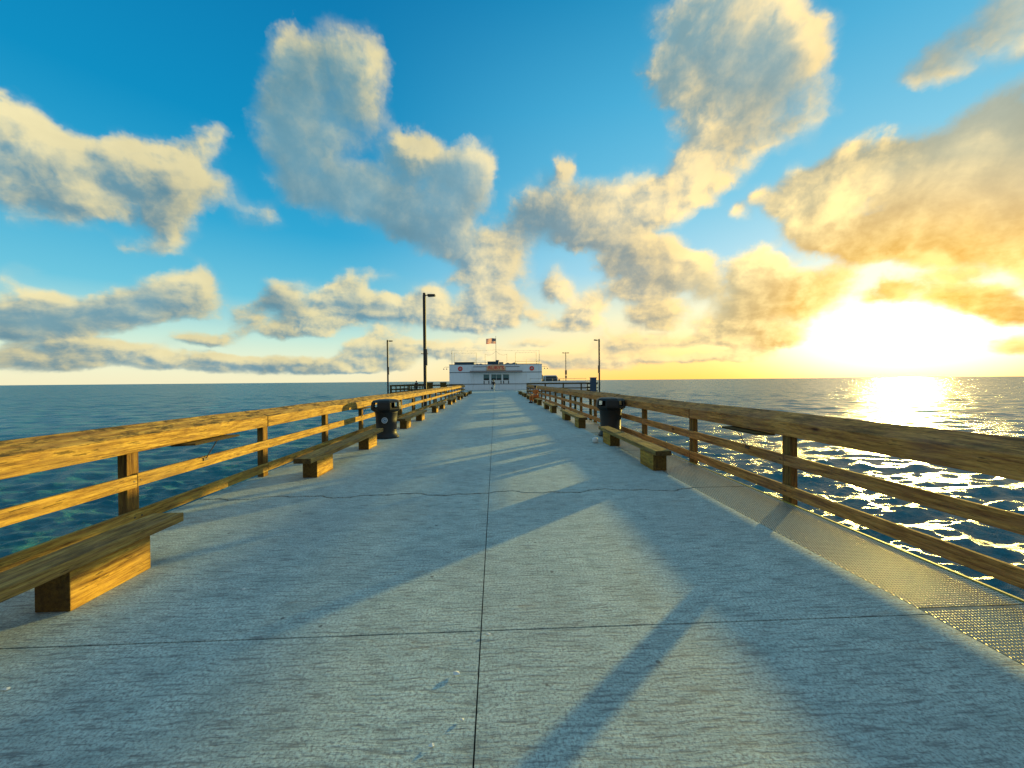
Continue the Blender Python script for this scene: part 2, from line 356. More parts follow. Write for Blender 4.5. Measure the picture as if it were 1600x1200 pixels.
def wood(name, axis, tint=(1, 1, 1), moss=0.0, seed=0.0):
    """weathered softwood; grain runs along axis"""
    m_, t, b = mat(name); tc = t.n.new('ShaderNodeTexCoord'); oi = t.n.new('ShaderNodeObjectInfo'); geo = t.n.new('ShaderNodeNewGeometry')
    P = t.v('ADD', tc.outputs['Object'], t.comb(t.m('MULTIPLY', oi.outputs['Random'], 31.0), t.m('MULTIPLY', oi.outputs['Random'], 17.0), seed))
    lng = {'X': (0.35, 1, 1), 'Y': (1, 0.35, 1), 'Z': (1, 1, 0.35)}[axis]
    fine = {'X': (0.06, 1, 1), 'Y': (1, 0.06, 1), 'Z': (1, 1, 0.06)}[axis]
    # knots pull the grain aside
    vor = t.n.new('ShaderNodeTexVoronoi'); t.put(vor, 'Vector', t.mapping(P, tuple(c * 2.6 for c in lng))); vor.inputs['Scale'].default_value = 1.0
    kd = vor.outputs['Distance']
    knot = t.ss(kd, 0.03, 0.085, 1.0, 0.0); ring = t.ss(kd, 0.0, 0.42, 1.0, 0.0)
    W = t.v('ADD', P, t.v('SCALE', t.v('SUBTRACT', t.noise(t.mapping(P, lng), 2.2, 3, color=True), (.5, .5, .5)), scale=0.10))
    g1 = t.noise(t.mapping(W, fine), 30, 7, 0.75)
    rings = t.m('SINE', t.m('ADD', t.m('MULTIPLY', t.noise(t.mapping(W, fine), 9, 2), 46.0), t.m('MULTIPLY', ring, 20.0)))
    big = t.noise(P, 1.7, 4, 0.6)
    k = lambda c: tuple(a * b_ for a, b_ in zip(c, tint))
    col = t.ramp(g1, [(0.34, k((0.060, 0.034, 0.010))), (0.44, k((0.24, 0.155, 0.034))), (0.56, k((0.44, 0.32, 0.070))), (0.70, k((0.64, 0.50, 0.15)))])
    col = t.mix(t.ss(rings, 0.2, 1.0, 0.0, 0.34), col, k((0.19, 0.11, 0.05)))
    col = t.mix(t.ss(big, 0.45, 0.75, 0.0, 0.5), col, k((0.20, 0.155, 0.08)))
    col = t.mix(knot, col, k((0.05, 0.025, 0.012)))
    if moss:
        up = t.ss(t.xyz(geo.outputs['Normal'])[2], 0.3, 0.8)
        mo = t.m('MULTIPLY', t.ss(t.noise(t.mapping(P, lng), 9.0, 7, 0.75), 0.47, 0.60), t.m('MULTIPLY', up, moss))
        col = t.mix(mo, col, (0.045, 0.034, 0.012))
    # end grain is darker; shade of the near end faces is painted in too
    en = t.ss(t.m('ABSOLUTE', t.xyz(geo.outputs['Normal'])[{'X': 0, 'Y': 1, 'Z': 2}[axis]]), 0.6, 0.9)
    col = t.mix(t.m('MULTIPLY', en, 0.72), col, (0.016, 0.011, 0.006))
    # short drying cracks
    crk = t.ss(t.noise(t.mapping(W, tuple(c * 1.0 for c in fine)), 60, 3, 0.6), 0.62, 0.67)
    col = t.mix(t.m('MULTIPLY', crk, 0.75), col, (0.03, 0.02, 0.01))
    t.put(b, 'Base Color', col); t.put(b, 'Roughness', 0.82); b.inputs['Specular IOR Level'].default_value = 0.25
    h = t.m('SUBTRACT', t.m('ADD', t.m('MULTIPLY', g1, 0.8), t.m('MULTIPLY', rings, 0.06)), t.m('MULTIPLY', t.m('ADD', crk, knot), 0.5))
    h = t.m('ADD', h, t.m('MULTIPLY', t.noise(P, 9, 4), 0.8))
    bp = t.n.new('ShaderNodeBump'); t.put(bp, 'Height', h); bp.inputs['Strength'].default_value = 0.8; bp.inputs['Distance'].default_value = 0.012
    t.l.new(bp.outputs[0], b.inputs['Normal'])
    return m_
W_RAIL = wood('weathered_wood_lengthwise', 'Y', (1.14, 0.97, 0.85), moss=0.9)
W_BOARD = wood('weathered_board', 'Y', (1.14, 0.97, 0.85), seed=4.0)
W_RAIL_R = wood('weathered_beam_shade_tint', 'Y', (1.5, 0.95, 1.0), moss=0.5, seed=12.0)  # same timber as the left; shaded side's browner tone is put into the colour
W_BOARD_R = wood('weathered_board_shade_tint', 'Y', (1.45, 0.92, 1.0), seed=14.0)  # shaded-side copy of the left boards, tone likewise in the colour
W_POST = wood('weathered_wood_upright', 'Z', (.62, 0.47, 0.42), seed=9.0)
W_SEAT = wood('weathered_seat_plank', 'Y', (0.92, 0.84, 1.0), moss=0.35, seed=2.0)
W_BLOCK = wood('timber_block', 'Y', (1.3, 1.04, 0.7), seed=7.0)
W_DARK = wood('dark_stained_wood', 'X', (0.35, 0.33, 0.33), seed=3.0)

def concrete():
    m_, t, b = mat('broomed_concrete'); tc = t.n.new('ShaderNodeTexCoord'); P = tc.outputs['Object']
    wob = t.v('ADD', P, t.v('SCALE', t.v('SUBTRACT', t.noise(P, 3.0, 3, color=True), (.5, .5, .5)), scale=0.05))
    broom = t.noise(t.mapping(wob, (5, 48.0, 1)), 1.0, 5, 0.7)
    broom2 = t.noise(t.mapping(P, (10, 190.0, 1)), 1.0, 3, 0.7)
    grit = t.noise(P, 60, 5, 0.8); big = t.noise(P, 0.55, 5, 0.6); mid = t.noise(t.mapping(P, (1, 1.6, 1)), 3.2, 6, 0.68)
    col = t.ramp(mid, [(0.28, (0.36, 0.47, 0.45)), (0.5, (0.58, 0.71, 0.67)), (0.75, (0.74, 0.85, 0.78))])
    col = t.mix(t.ss(big, 0.35, 0.7, 0.0, 0.5), col, (0.40, 0.46, 0.45))
    col = t.mix(t.ss(grit, 0.36, 0.58, 0.9, 0.0), col, (0.22, 0.23, 0.23))
    col = t.mix(t.ss(broom, 0.52, 0.36, 0.0, 0.75), col, (0.19, 0.20, 0.20))
    # dark stains and short scuffs
    st = t.ss(t.noise(t.mapping(P, (1.4, 3.5, 1)), 2.4, 7, 0.78), 0.58, 0.72)
    col = t.mix(t.m('MULTIPLY', st, 0.75), col, (0.12, 0.13, 0.14))
    sp = t.ss(t.noise(P, 17, 3, 0.6), 0.71, 0.74)
    col = t.mix(t.m('MULTIPLY', sp, 0.6), col, (0.66, 0.66, 0.62))
    gum = t.n.new('ShaderNodeTexVoronoi'); t.put(gum, 'Vector', P); gum.inputs['Scale'].default_value = 2.9
    gd = t.ss(t.m('ADD', gum.outputs['Distance'], t.m('MULTIPLY', mid, 0.05)), 0.060, 0.075, 1.0, 0.0)
    col = t.mix(t.m('MULTIPLY', gd, 0.8), col, (0.10, 0.105, 0.11))
    # old rust weeps
    rust = t.m('MULTIPLY', t.ss(t.noise(t.mapping(P, (0.8, 2.2, 1)), 1.3, 5, 0.7), 0.60, 0.70), 0.35)
    col = t.mix(rust, col, (0.33, 0.25, 0.17))
    t.put(b, 'Base Color', col); t.put(b, 'Roughness', 0.85); b.inputs['Specular IOR Level'].default_value = 0.3
    h = t.m('ADD', t.m('MULTIPLY', broom, 1.4), t.m('ADD', t.m('MULTIPLY', broom2, 0.35), t.m('MULTIPLY', grit, 0.55)))
    h = t.m('ADD', h, t.m('MULTIPLY', mid, 1.2))
    bp = t.n.new('ShaderNodeBump'); t.put(bp, 'Height', h); bp.inputs['Strength'].default_value = 1.0; bp.inputs['Distance'].default_value = 0.009
    t.l.new(bp.outputs[0], b.inputs['Normal'])
    return m_
M_CONC = concrete()
M_JOINT = plain('joint_filler', (0.03, 0.03, 0.03), 0.9)
def seawater():
    m_, t, b = mat('sea_water'); geo = t.n.new('ShaderNodeNewGeometry'); P = geo.outputs['Position']
    foam = t.ss(t.noise(t.mapping(P, (0.5, 0.9, 1)), 0.35, 6, 0.7), 0.45, 0.7)
    col = t.mix(foam, (0.018, 0.18, 0.235), (0.032, 0.235, 0.265))
    t.put(b, 'Base Color', col); t.put(b, 'Roughness', 0.27); b.inputs['Specular IOR Level'].default_value = 0.5; b.inputs['IOR'].default_value = 1.27
    dist = t.v('LENGTH', P)
    n1 = t.noise(t.mapping(P, (0.8, 1.3, 1)), 2.6, 6, 0.70, 0.4); n2 = t.noise(t.mapping(P, (0.7, 1.2, 1)), 0.16, 5, 0.6, 0.3)
    n3 = t.noise(t.mapping(P, (0.6, 1.2, 1)), 0.035, 4, 0.6)
    fade = t.ss(dist, 20, 160, 1.0, 0.15)
    h = t.m('ADD', t.m('MULTIPLY', t.m('MULTIPLY', n1, fade), 0.42), t.m('ADD', t.m('MULTIPLY', n2, t.ss(dist, 40, 250, 0.0, 2.6)), t.m('MULTIPLY', n3, t.ss(dist, 150, 900, 0.0, 13.0))))
    bp = t.n.new('ShaderNodeBump'); t.put(bp, 'Height', h); bp.inputs['Strength'].default_value = 1.0; bp.inputs['Distance'].default_value = 1.0
    t.l.new(bp.outputs[0], b.inputs['Normal'])
    return m_
M_SEA = seawater()
M_GALV = plain('galvanised_steel', (0.66, 0.60, 0.48), 0.46, 0.95, 0.10, 0.35, 30)
M_HOLE = plain('grating_hole', (0.02, 0.02, 0.02), 0.8)
M_YELLOW = plain('worn_yellow_paint', (0.50, 0.36, 0.06), 0.55, 0, 0.25)
M_BLACKP = plain('black_plastic', (0.007, 0.007, 0.0065), 0.5, 0, 0.25, 0.25, 20)
M_POLE = plain('dark_bronze_paint', (0.022, 0.018, 0.016), 0.45)
M_STEEL = plain('rusty_steel_rod', (0.10, 0.07, 0.05), 0.6, 0.4)
M_GREYM = plain('grey_painted_metal', (0.22, 0.23, 0.24), 0.5)
M_SIGNB = plain('sign_back', (0.16, 0.13, 0.10), 0.6)

# ---------------------------------------------------------------- sea
WATER_Z = -7.0
def build_sea():
    rng = np.random.RandomState(7)
    r = np.concatenate([[0.0, 7.0], 11.0 * 1.0046 ** np.arange(0, 330)])
    r = np.concatenate([r, r[-1] * 1.008 ** np.arange(1, 330)]); r = np.concatenate([r, r[-1] * 1.03 ** np.arange(1, 165)]); nr = len(r); na = 1000
    # finer in front of the pier, coarser behind
    n1 = 780; th = np.concatenate([np.linspace(R(-64), R(64), n1, endpoint=False), np.linspace(R(64), R(296), na - n1, endpoint=False)])
    RR, TT = np.meshgrid(r, th, indexing='ij')
    X = RR * np.sin(TT); Y = RR * np.cos(TT); Z = np.zeros_like(X)
    cell = np.maximum(np.gradient(RR, axis=0), RR * np.where(np.abs(TT) < 1.12, 0.0029, 0.018))
    DX = np.zeros_like(X); DY = np.zeros_like(X)
    for i in range(170):
        lam = float(np.exp(rng.uniform(math.log(0.42), math.log(16.0))))
        k = 2 * math.pi / lam
        a = -math.pi / 2 + rng.normal(0, 0.52) + 0.2            # travel towards the shore
        amp = 0.0082 * lam ** 1.0 * rng.uniform(0.5, 1.25)
        if lam > 2.0: amp *= (2.0 / lam) ** 0.85
        kx, ky = math.cos(a), math.sin(a)
        ph = k * (X * kx + Y * ky) + rng.uniform(0, 6.28)
        ok = np.clip((lam / cell - 2.2) / 1.8, 0, 1) * amp
        Z += ok * np.cos(ph); DX -= ok * kx * np.sin(ph) * 0.95; DY -= ok * ky * np.sin(ph) * 0.95
    X = X + DX; Y = Y + DY
    me = bpy.data.meshes.new('sea_water')
    vs = np.stack([X, Y, Z], -1).reshape(-1, 3)
    i0 = np.arange(nr - 1)[:, None] * na; j0 = np.arange(na)[None, :]; j1 = (j0 + 1) % na
    fs = np.stack([i0 + j0, i0 + j1, i0 + na + j1, i0 + na + j0], -1).reshape(-1, 4)[:, ::-1]
    me.vertices.add(len(vs)); me.vertices.foreach_set('co', vs.astype(np.float32).ravel())
    me.loops.add(len(fs) * 4); me.loops.foreach_set('vertex_index', fs.astype(np.int32).ravel())
    me.polygons.add(len(fs)); me.polygons.foreach_set('loop_start', np.arange(0, len(fs) * 4, 4, dtype=np.int32))
    me.polygons.foreach_set('loop_total', np.full(len(fs), 4, dtype=np.int32))
    me.update(calc_edges=True); me.validate()
    me.polygons.foreach_set('use_smooth', [True] * len(me.polygons))
    me.materials.append(M_SEA)
    o = bpy.data.objects.new('sea_water', me); C.objects.link(o); o.location = (0, 0, WATER_Z); tag(o, kind='structure')
    p0 = me.polygons[5000].normal
    if p0.z < 0: me.flip_normals()
build_sea()

# ---------------------------------------------------------------- deck
XL, XR = -4.14, 2.935            # concrete edges
JX = -0.107
END_L, END_R = 50.4, 46.0        # where the railings stop
HEAD_Y0, HEAD_Y1, HEAD_X = 50.3, 84.0, 13.75
def build_deck():
    rng = random.Random(3)
    mb = MB(); g = 0.0038
    ys = [-6.67, -3.62, -0.57, 2.475, 5.53] + [5.53 + 3.05 * i for i in range(1, 15)]
    ys = [y for y in ys if y < HEAD_Y0 - 1] + [HEAD_Y0]
    def edge(y, xs):
        if abs(y - 5.53) < 0.01:
            return [(x, y + 0.055 * math.sin(x * 4.1 + 1) + 0.032 * math.sin(x * 9.3) + 0.018 * math.sin(x * 23 + 2)) for x in xs]
        return [(x, y) for x in xs]
    for x0, x1 in ((XL, JX), (JX, XR)):
        n = 46; xs = [x0 + g + (x1 - x0 - 2 * g) * i / n for i in range(n + 1)]
        for a, b in zip(ys[:-1], ys[1:]):
            ga, gb = (.021 if abs(q - 5.53) < .01 else (.006 if abs(q - 2.475) < .01 else g) for q in (a, b)); lo = [(x, y + ga) for x, y in edge(a, xs)]; hi = [(x, y - gb) for x, y in edge(b, xs)]
            if abs(a - 5.53) > .01 and abs(b - 5.53) > .01: lo = [lo[0], lo[-1]]; hi = [hi[0], hi[-1]]
            m_ = len(lo); vs = [(x, y, 0) for x, y in lo] + [(x, y, 0) for x, y in hi]
            vs += [(x, y, -0.04) for x, y in lo] + [(x, y, -0.04) for x, y in hi]
            fs = [(i, i + 1, m_ + i + 1, m_ + i) for i in range(m_ - 1)]
            fs += [(i, 2 * m_ + i, 2 * m_ + i + 1, i + 1) for i in range(m_ - 1)]
            fs += [(m_ + i, m_ + i + 1, 3 * m_ + i + 1, 3 * m_ + i) for i in range(m_ - 1)]
            fs += [(0, m_, 3 * m_, 2 * m_), (m_ - 1, 3 * m_ - 1, 4 * m_ - 1, 2 * m_ - 1)]
            mb.add(vs, fs)
    # slab body under the joints, and the pier head beyond
    mb.box(XL + .004, XR - .004, -6.66, HEAD_Y0 - .004, -0.55, -0.025, 1)
    tag(mb.build('pier_deck', [M_CONC, M_JOINT]), kind='structure')
    h = MB()
    h.box(-HEAD_X, HEAD_X, HEAD_Y0 + .004, HEAD_Y1, -0.5, -0.003)
    tag(h.build('pier_head_deck', M_CONC), kind='structure')
    # timber framing and piles below
    f = MB()
    for y in np.arange(-4, 50, 6.1): f.box(XL + .2, 4.0, y, y + .35, -0.95, -0.552)
    for x in (-3.2, 0.2, 3.3): f.box(x, x + .3, -6.5, 50, -0.9, -0.56)
    tag(f.build('pier_framing', W_DARK), kind='structure')
build_deck()
PILE = MB(); PILE.lathe([(0.2, -9.5), (0.2, -0.96)], 12)
_first = None
for y in np.arange(-4, 50, 6.1):
    for x in (-3.4, 3.4):
        if _first is None: _first = PILE.build('pier_pile', W_DARK, smooth=True, loc=(x, y + .17, 0)); _o = _first
        else: _o = _first.copy(); C.objects.link(_o); _o.location = (x, y + .17, 0)
        tag(_o, 'round dark timber pile standing in the water under the pier deck', 'pile', 'piles under the pier')
for y in (52, 62, 72, 82):
    for x in (-13, 13):
        _o = _first.copy(); C.objects.link(_o); _o.location = (x, y, 0.3)
        tag(_o, 'round dark timber pile under the wide pier head', 'pile', 'piles under the pier head')

# ---------------------------------------------------------------- perforated metal walkway strip on the right
def build_grating():
    t0 = empty('metal_grating', (0, 0, 0), 'perforated silver metal grating strip between the concrete deck and the right railing', 'grating')
    x0, x1 = XR + .012, 3.765
    s = MB(); s.box(x0, x1, -3, END_R, -0.05, -0.004); s.build('plate', M_GALV, t0)
    e = MB(); e.box(x1 + .001, x1 + .022, -3, END_R, -0.08, 0.006); e.build('edge_strip', M_YELLOW, t0)
    for y in np.arange(-0.5, 46, 3.05):
        b = MB(); b.box(x0, x1, y, y + .006, -0.0035, -0.0005); b.build('seam', M_HOLE, t0) if y < 20 else None
    px, py = 0.024, 0.027
    vs = []; fs = []; mi = []
    def rows(y0, y1, lod):
        for r_, y in enumerate(np.arange(y0, y1, py)):
            off = 0.5 * px * (int(round(y / py)) % 2)
            for x in np.arange(x0 + 0.0085 + off, x1 - 0.008, px):
                o = len(vs); a, c = 0.0072, 0.0080
                # rim that slopes up to a dark well
                vs.extend([(x - a, y - c, -.0039), (x + a, y - c, -.0039), (x + a, y + c, -.0039), (x - a, y + c, -.0039),
                           (x - a * .8, y - c * .8, -.0022), (x + a * .8, y - c * .8, -.0022), (x + a * .8, y + c * .8, -.0022), (x - a * .8, y + c * .8, -.0022)])
                fs.extend([(o, o + 1, o + 5, o + 4), (o + 1, o + 2, o + 6, o + 5), (o + 2, o + 3, o + 7, o + 6), (o + 3, o, o + 4, o + 7)]); mi.extend([0] * 4)
                fs.append((o + 4, o + 5, o + 6, o + 7)); mi.append(1)
    rows(0.8, 14.0, 0)
    d = MB(); d.v = vs; d.f = [list(q) for q in fs]; d.mi = mi
    d.build('raised_holes', [M_GALV, M_HOLE], t0, fix=False)
build_grating()

# ---------------------------------------------------------------- railings
PROFILE = [(0.0, 0.864), (0.0, 1.045), (0.23, 1.152), (0.27, 1.145), (0.27, 0.864)]     # top beam: sloping cap, outward +
def railing(sgn, X, y0, y1, label, posts):
    rng = random.Random(11 if sgn > 0 else 5)
    root = empty('timber_railing', (X * sgn if False else 0, 0, 0), label, 'railing')
    L = 4.88; ys = posts
    k = 0; y = ys[0] - 2.44 * 2 + .0
    starts = list(np.arange(ys[0] - 2 * 2.44, y1, L))
    for i, a in enumerate(starts):
        b = min(a + L, y1 + 0.1); 
        if b - a < .5: continue
        j = rng.uniform(-.004, .004); jz = rng.uniform(-.006, .006)
        n = 9; vs = []; fs = []
        for q in range(n + 1):
            yy = a + .003 + (b - a - .006) * q / n
            wz = 0.004 * math.sin(yy * 1.3 + i); wx = .003 * math.sin(yy * 1.9 + 2 * i)
            for px_, pz in PROFILE:
                vs.append((sgn * (X + px_ + j + wx + rng.uniform(-.0015, .0015)), yy, pz + jz + wz + rng.uniform(-.002, .002)))
        m_ = len(PROFILE)
        for q in range(n):
            for c in range(m_): fs.append((q * m_ + c, q * m_ + (c + 1) % m_, (q + 1) * m_ + (c + 1) % m_, (q + 1) * m_ + c))
        fs += [list(range(m_)), [n * m_ + c for c in range(m_)][::-1]]
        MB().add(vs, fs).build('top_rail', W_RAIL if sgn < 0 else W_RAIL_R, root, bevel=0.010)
    for nm, z0, z1, off in (('middle_rail', 0.482, 0.622, 2.44), ('bottom_rail', 0.087, 0.226, 0.0)):
        for i, a in enumerate(np.arange(ys[0] - 2 * 2.44 - off, y1, L)):
            b = min(a + L, y1 + .05)
            if b - a < .3: continue
            d = rng.uniform(-.006, .006); j = rng.uniform(-.003, .003); lift = rng.uniform(-.004, .004)
            m1 = MB(); xa, xb = sorted((sgn * (X + j), sgn * (X + .040 + j)))
            vs = [(x, yy, z) for yy, dz in ((a + .003, d), (b - .003, lift)) for x, z in ((xa, z0 + dz), (xb, z0 + dz), (xb, z1 + dz), (xa, z1 + dz))]
            m1.add(vs, [(0, 1, 2, 3), (7, 6, 5, 4), (0, 4, 5, 1), (1, 5, 6, 2), (2, 6, 7, 3), (3, 7, 4, 0)])
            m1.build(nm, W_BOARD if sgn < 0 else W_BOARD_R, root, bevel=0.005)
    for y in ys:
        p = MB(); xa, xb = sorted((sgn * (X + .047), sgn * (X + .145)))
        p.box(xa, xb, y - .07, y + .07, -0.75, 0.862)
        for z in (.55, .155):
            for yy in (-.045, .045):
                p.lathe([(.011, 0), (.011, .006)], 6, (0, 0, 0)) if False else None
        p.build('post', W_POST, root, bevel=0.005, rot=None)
    bl = MB()
    for y in ys:
        for z in (.55, .155):
            for yy in (-.04, .045):
                xx = sgn * (X - .004); bl.box(*sorted((xx, xx + sgn * .006)), y + yy - .009, y + yy + .009, z - .009, z + .009)
    o_ = bl.build('bolt_heads', M_STEEL, root); o_['kind'] = 'stuff'
    return root
POSTS_R = [4.86 - 2 * 2.45 + 2.45 * i for i in range(1, 20)]
POSTS_L = [4.40 - 2 * 2.44 + 2.44 * i for i in range(1, 21)]
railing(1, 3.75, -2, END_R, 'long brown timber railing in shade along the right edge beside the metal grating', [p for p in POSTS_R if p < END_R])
railing(-1, 3.95, -2, END_L, 'long timber railing glowing gold in the sun along the left edge of the pier', [p for p in POSTS_L if p < END_L])

# fold-out bait boards under the top beams, each with a rod down to the middle rail
def bait_board(sgn, X, y, label):
    t0 = empty('bait_board', (sgn * X, y, 0.0), label, 'bait board', 'bait boards under the top beams')
    b = MB()
    x0, x1 = sorted((-sgn * .13, sgn * .12))
    z0, z1 = .826, .852
    out = [(x0, -.47), (x1, -.40), (x1, .45), (x0, .42)] if sgn < 0 else [(x0, -.42), (x1, -.47), (x1, .45), (x0, .40)]
    b.prism(out, 'Z', z0, z1); b.build('board', W_DARK, t0, bevel=.004)
    r = MB(); r.tube([(-sgn * .10, .03, .828), (-sgn * .012, -.06, .60)], .006, 6)
    r.tube([(-sgn * .012, -.06, .60), (-sgn * .008, -.16, .63)], .005, 6); r.build('support_rod', M_STEEL, t0)
    k = MB(); k.box(*sorted((-sgn * .012, sgn * .002)), -.10, -.02, .57, .615); k.build('bracket', M_STEEL, t0)
    return t0
ORD = ['nearest', 'second', 'third', 'fourth', 'fifth', 'sixth', 'seventh', 'eighth']
for i in range(7):
    bait_board(-1, 3.95, 5.45 + 6.1 * i, f'{ORD[i]} dark wooden bait board hanging under the sunlit left railing beam')
    bait_board(1, 3.75, 5.62 + 6.1 * i, f'{ORD[i]} dark wooden bait board hanging under the shaded right railing beam')

# ---------------------------------------------------------------- benches
def bench(sgn, X, y, length, sup, label, group, rng):
    """X = inner edge of the seat, y = near end of the seat; sup = near starts of the two blocks, block length"""
    t0 = empty('low_timber_bench', (sgn * X, y, 0), label, 'bench', group)
    s = MB(); xa, xb = sorted((0.0, sgn * .286)); n = 12; vs = []; fs = []
    for q in range(n + 1):
        yy = length * q / n
        w = [rng.uniform(-.0015, .0015) for _ in range(4)]
        vs += [(xa, yy, .287 + w[0]), (xb, yy, .287 + w[1]), (xb, yy, .372 + w[2]), (xa, yy, .372 + w[3])]
    for q in range(n):
        for c in range(4): fs.append((q * 4 + c, q * 4 + (c + 1) % 4, q * 4 + 4 + (c + 1) % 4, q * 4 + 4 + c))
    fs += [(0, 1, 2, 3), (n * 4 + 3, n * 4 + 2, n * 4 + 1, n * 4)]
    s.add(vs, fs).build('seat', W_SEAT, t0, bevel=.010)
    for a in sup[:2]:
        b = MB(); xa, xb = sorted((sgn * .012, sgn * .255)); b.box(xa, xb, a, a + sup[2], 0.001, .2865)
        b.build('support_block', W_BLOCK, t0, bevel=.006)
    return t0
rng_b = random.Random(21)
LW = ['nearest left bench, sunlit gold block, its near end out of frame', 'second left bench, standing just before the black bin',
      'third left bench, starting just behind the black bin', 'fourth left bench from the camera, below the sunlit railing', 'fifth left bench from the camera, below the sunlit railing',
      'sixth left bench from the camera, short in the distance', 'seventh left bench from the camera, near the end of the railing', 'eighth left bench, farthest, beside the white building front']
for i in range(8):
    y0 = -0.22 + 6.62 * i if i else -0.22
    bench(-1, 3.02, y0, 4.06, (.24 if i else .3, 3.07 if i == 0 else 2.9, .64), LW[i], 'low timber benches along the left railing', rng_b)
RW = ['nearest right bench, low timber plank with the black bin at its far end', 'second right bench, just beyond the black bin', 'third right bench from the camera, in shade',
      'fourth right bench, with the person in orange sitting on it', 'fifth right bench, just beyond the person in orange', 'sixth right bench, in the distance near the railing end', 'seventh right bench, farthest, in front of the white building']
for i in range(7):
    bench(1, 2.765, 6.54 + 6.1 * i, 3.68, (.12, 2.68, .62), RW[i], 'low timber benches along the right railing', rng_b)

# ---------------------------------------------------------------- bins
def ring8(r, z, rot=math.pi / 8): return [(r * math.cos(rot + i * math.pi / 4), r * math.sin(rot + i * math.pi / 4), z) for i in range(8)]
def litter_bin(x, y, rz, label, sticker):
    t0 = empty('litter_bin', (x, y, 0), label, 'bin', 'black domed litter bins', rz)
    t0.scale = (.95, .95, .99)
    b = MB(); b.lathe([(.355, 0), (.355, .035), (.335, .06), (.30, .12), (.285, .17), (.30, .55), (.318, .74), (.335, .76)], 40, (0, 0, 0), cap=False)
    b.lathe([(.30, .76), (.30, .745)], 40, cap=False)
    b.build('body', M_BLACKP, t0, smooth=True).modifiers.new('solid', 'SOLIDIFY').thickness = .012
    h = MB(); r0, r1, r2 = .375, .452, .438
    # lower band, four wide and four narrow panels round the openings, upper band, dome
    def band(ra, za, rb, zb, th=.02):
        A, B, A2, B2 = ring8(ra, za), ring8(rb, zb), ring8(ra - th, za), ring8(rb - th, zb)
        fs = []
        for i in range(8):
            j = (i + 1) % 8
            fs += [(i, j, 8 + j, 8 + i), (16 + j, 16 + i, 24 + i, 24 + j), (8 + i, 8 + j, 24 + j, 24 + i), (j, i, 16 + i, 16 + j)]
        h.add(A + B + A2 + B2, fs)
    band(.35, .76, r1, .835); band(r1, .8355, r1 + .004, .885); band(r2, 1.035, r2 - .03, 1.07)
    zlo, zhi = .8852, 1.0348
    lo, hi, lo2, hi2 = ring8(r1 + .002, zlo), ring8(r2, zhi), ring8(r1 - .02, zlo), ring8(r2 - .022, zhi)
    lerp = lambda p, q, f: tuple(a + (c - a) * f for a, c in zip(p, q))
    for i in range(8):
        j = (i + 1) % 8
        segs = [(0, 1)] if i % 2 == 0 and False else [(0, .13), (.87, 1)]
        for a, c in segs:
            h.add([lerp(lo[i], lo[j], a), lerp(lo[i], lo[j], c), lerp(hi[i], hi[j], c), lerp(hi[i], hi[j], a),
                   lerp(lo2[i], lo2[j], a), lerp(lo2[i], lo2[j], c), lerp(hi2[i], hi2[j], c), lerp(hi2[i], hi2[j], a)],
                  [(0, 1, 2, 3), (7, 6, 5, 4), (0, 4, 5, 1), (1, 5, 6, 2), (2, 6, 7, 3), (3, 7, 4, 0)])
        if i % 2 == 1:
            h.add([lerp(lo[i], lo[j], .13), lerp(lo[i], lo[j], .87), lerp(hi[i], hi[j], .87), lerp(hi[i], hi[j], .13),
                   lerp(lo2[i], lo2[j], .13), lerp(lo2[i], lo2[j], .87), lerp(hi2[i], hi2[j], .87), lerp(hi2[i], hi2[j], .13)],
                  [(0, 1, 2, 3), (7, 6, 5, 4), (0, 4, 5, 1), (2, 6, 7, 3)])
    h.build('hood', M_BLACKP, t0, bevel=.004)
    d = MB(); vs = []; prof = [(.41, 1.0705), (.38, 1.095), (.25, 1.122), (.10, 1.132)]
    for r_, z_ in prof: vs += ring8(r_, z_)
    fs = [(k * 8 + i, k * 8 + (i + 1) % 8, k * 8 + 8 + (i + 1) % 8, k * 8 + 8 + i) for k in range(3) for i in range(8)] + [[24 + i for i in range(8)], [7 - i for i in range(8)]]
    d.add(vs, fs).build('dome_lid', M_BLACKP, t0, bevel=.008)
    if sticker:
        s = MB()
        M = Matrix.Translation((.0, -.322, .53)) @ Matrix.Rotation(R(-6), 4, 'X') @ Matrix.Rotation(R(90), 4, 'X')
        for (r_, z_, mi) in ((.085, .006, 0), (.068, .009, 1)):
            c = [M @ Vector((r_ * math.cos(a), r_ * math.sin(a), z_)) for a in np.linspace(0, 2 * math.pi, 28, endpoint=False)]
            c0 = [M @ Vector((r_ * math.cos(a), r_ * math.sin(a), -.02)) for a in np.linspace(0, 2 * math.pi, 28, endpoint=False)]
            s.add(c + c0, [list(range(28))] + [(i, 28 + i, 28 + (i + 1) % 28, (i + 1) % 28) for i in range(28)], mi)
        # three chasing arrows
        for q in range(3):
            a0 = q * 2 * math.pi / 3 + .2; pts = []
            for a in np.linspace(a0, a0 + 1.35, 6): pts.append((.044 * math.cos(a), .044 * math.sin(a)))
            inn = [(x_ * .66, y_ * .66) for x_, y_ in pts][::-1]
            s.add([M @ Vector((x_, y_, .0105)) for x_, y_ in pts + inn], [(i, i + 1, 10 - i, 11 - i) for i in range(5)], 0)
            e = a0 + 1.35; 
            s.add([M @ Vector((r_ * math.cos(a), r_ * math.sin(a), .0105)) for r_, a in ((.052, e), (.021, e), (.037, e + .45))], [(0, 1, 2)], 0)
        s.build('round_sticker', [plain('sticker_white', (.6, .66, .7), .5), plain('sticker_blue', (.05, .16, .30), .5)], t0, fix=False)
    return t0
litter_bin(-3.17, 11.3, R(6), 'black domed litter bin with a round blue sticker, by the left railing', True)
litter_bin(3.33, 11.0, R(-8), 'black domed litter bin by the right railing, behind the nearest right bench', False)

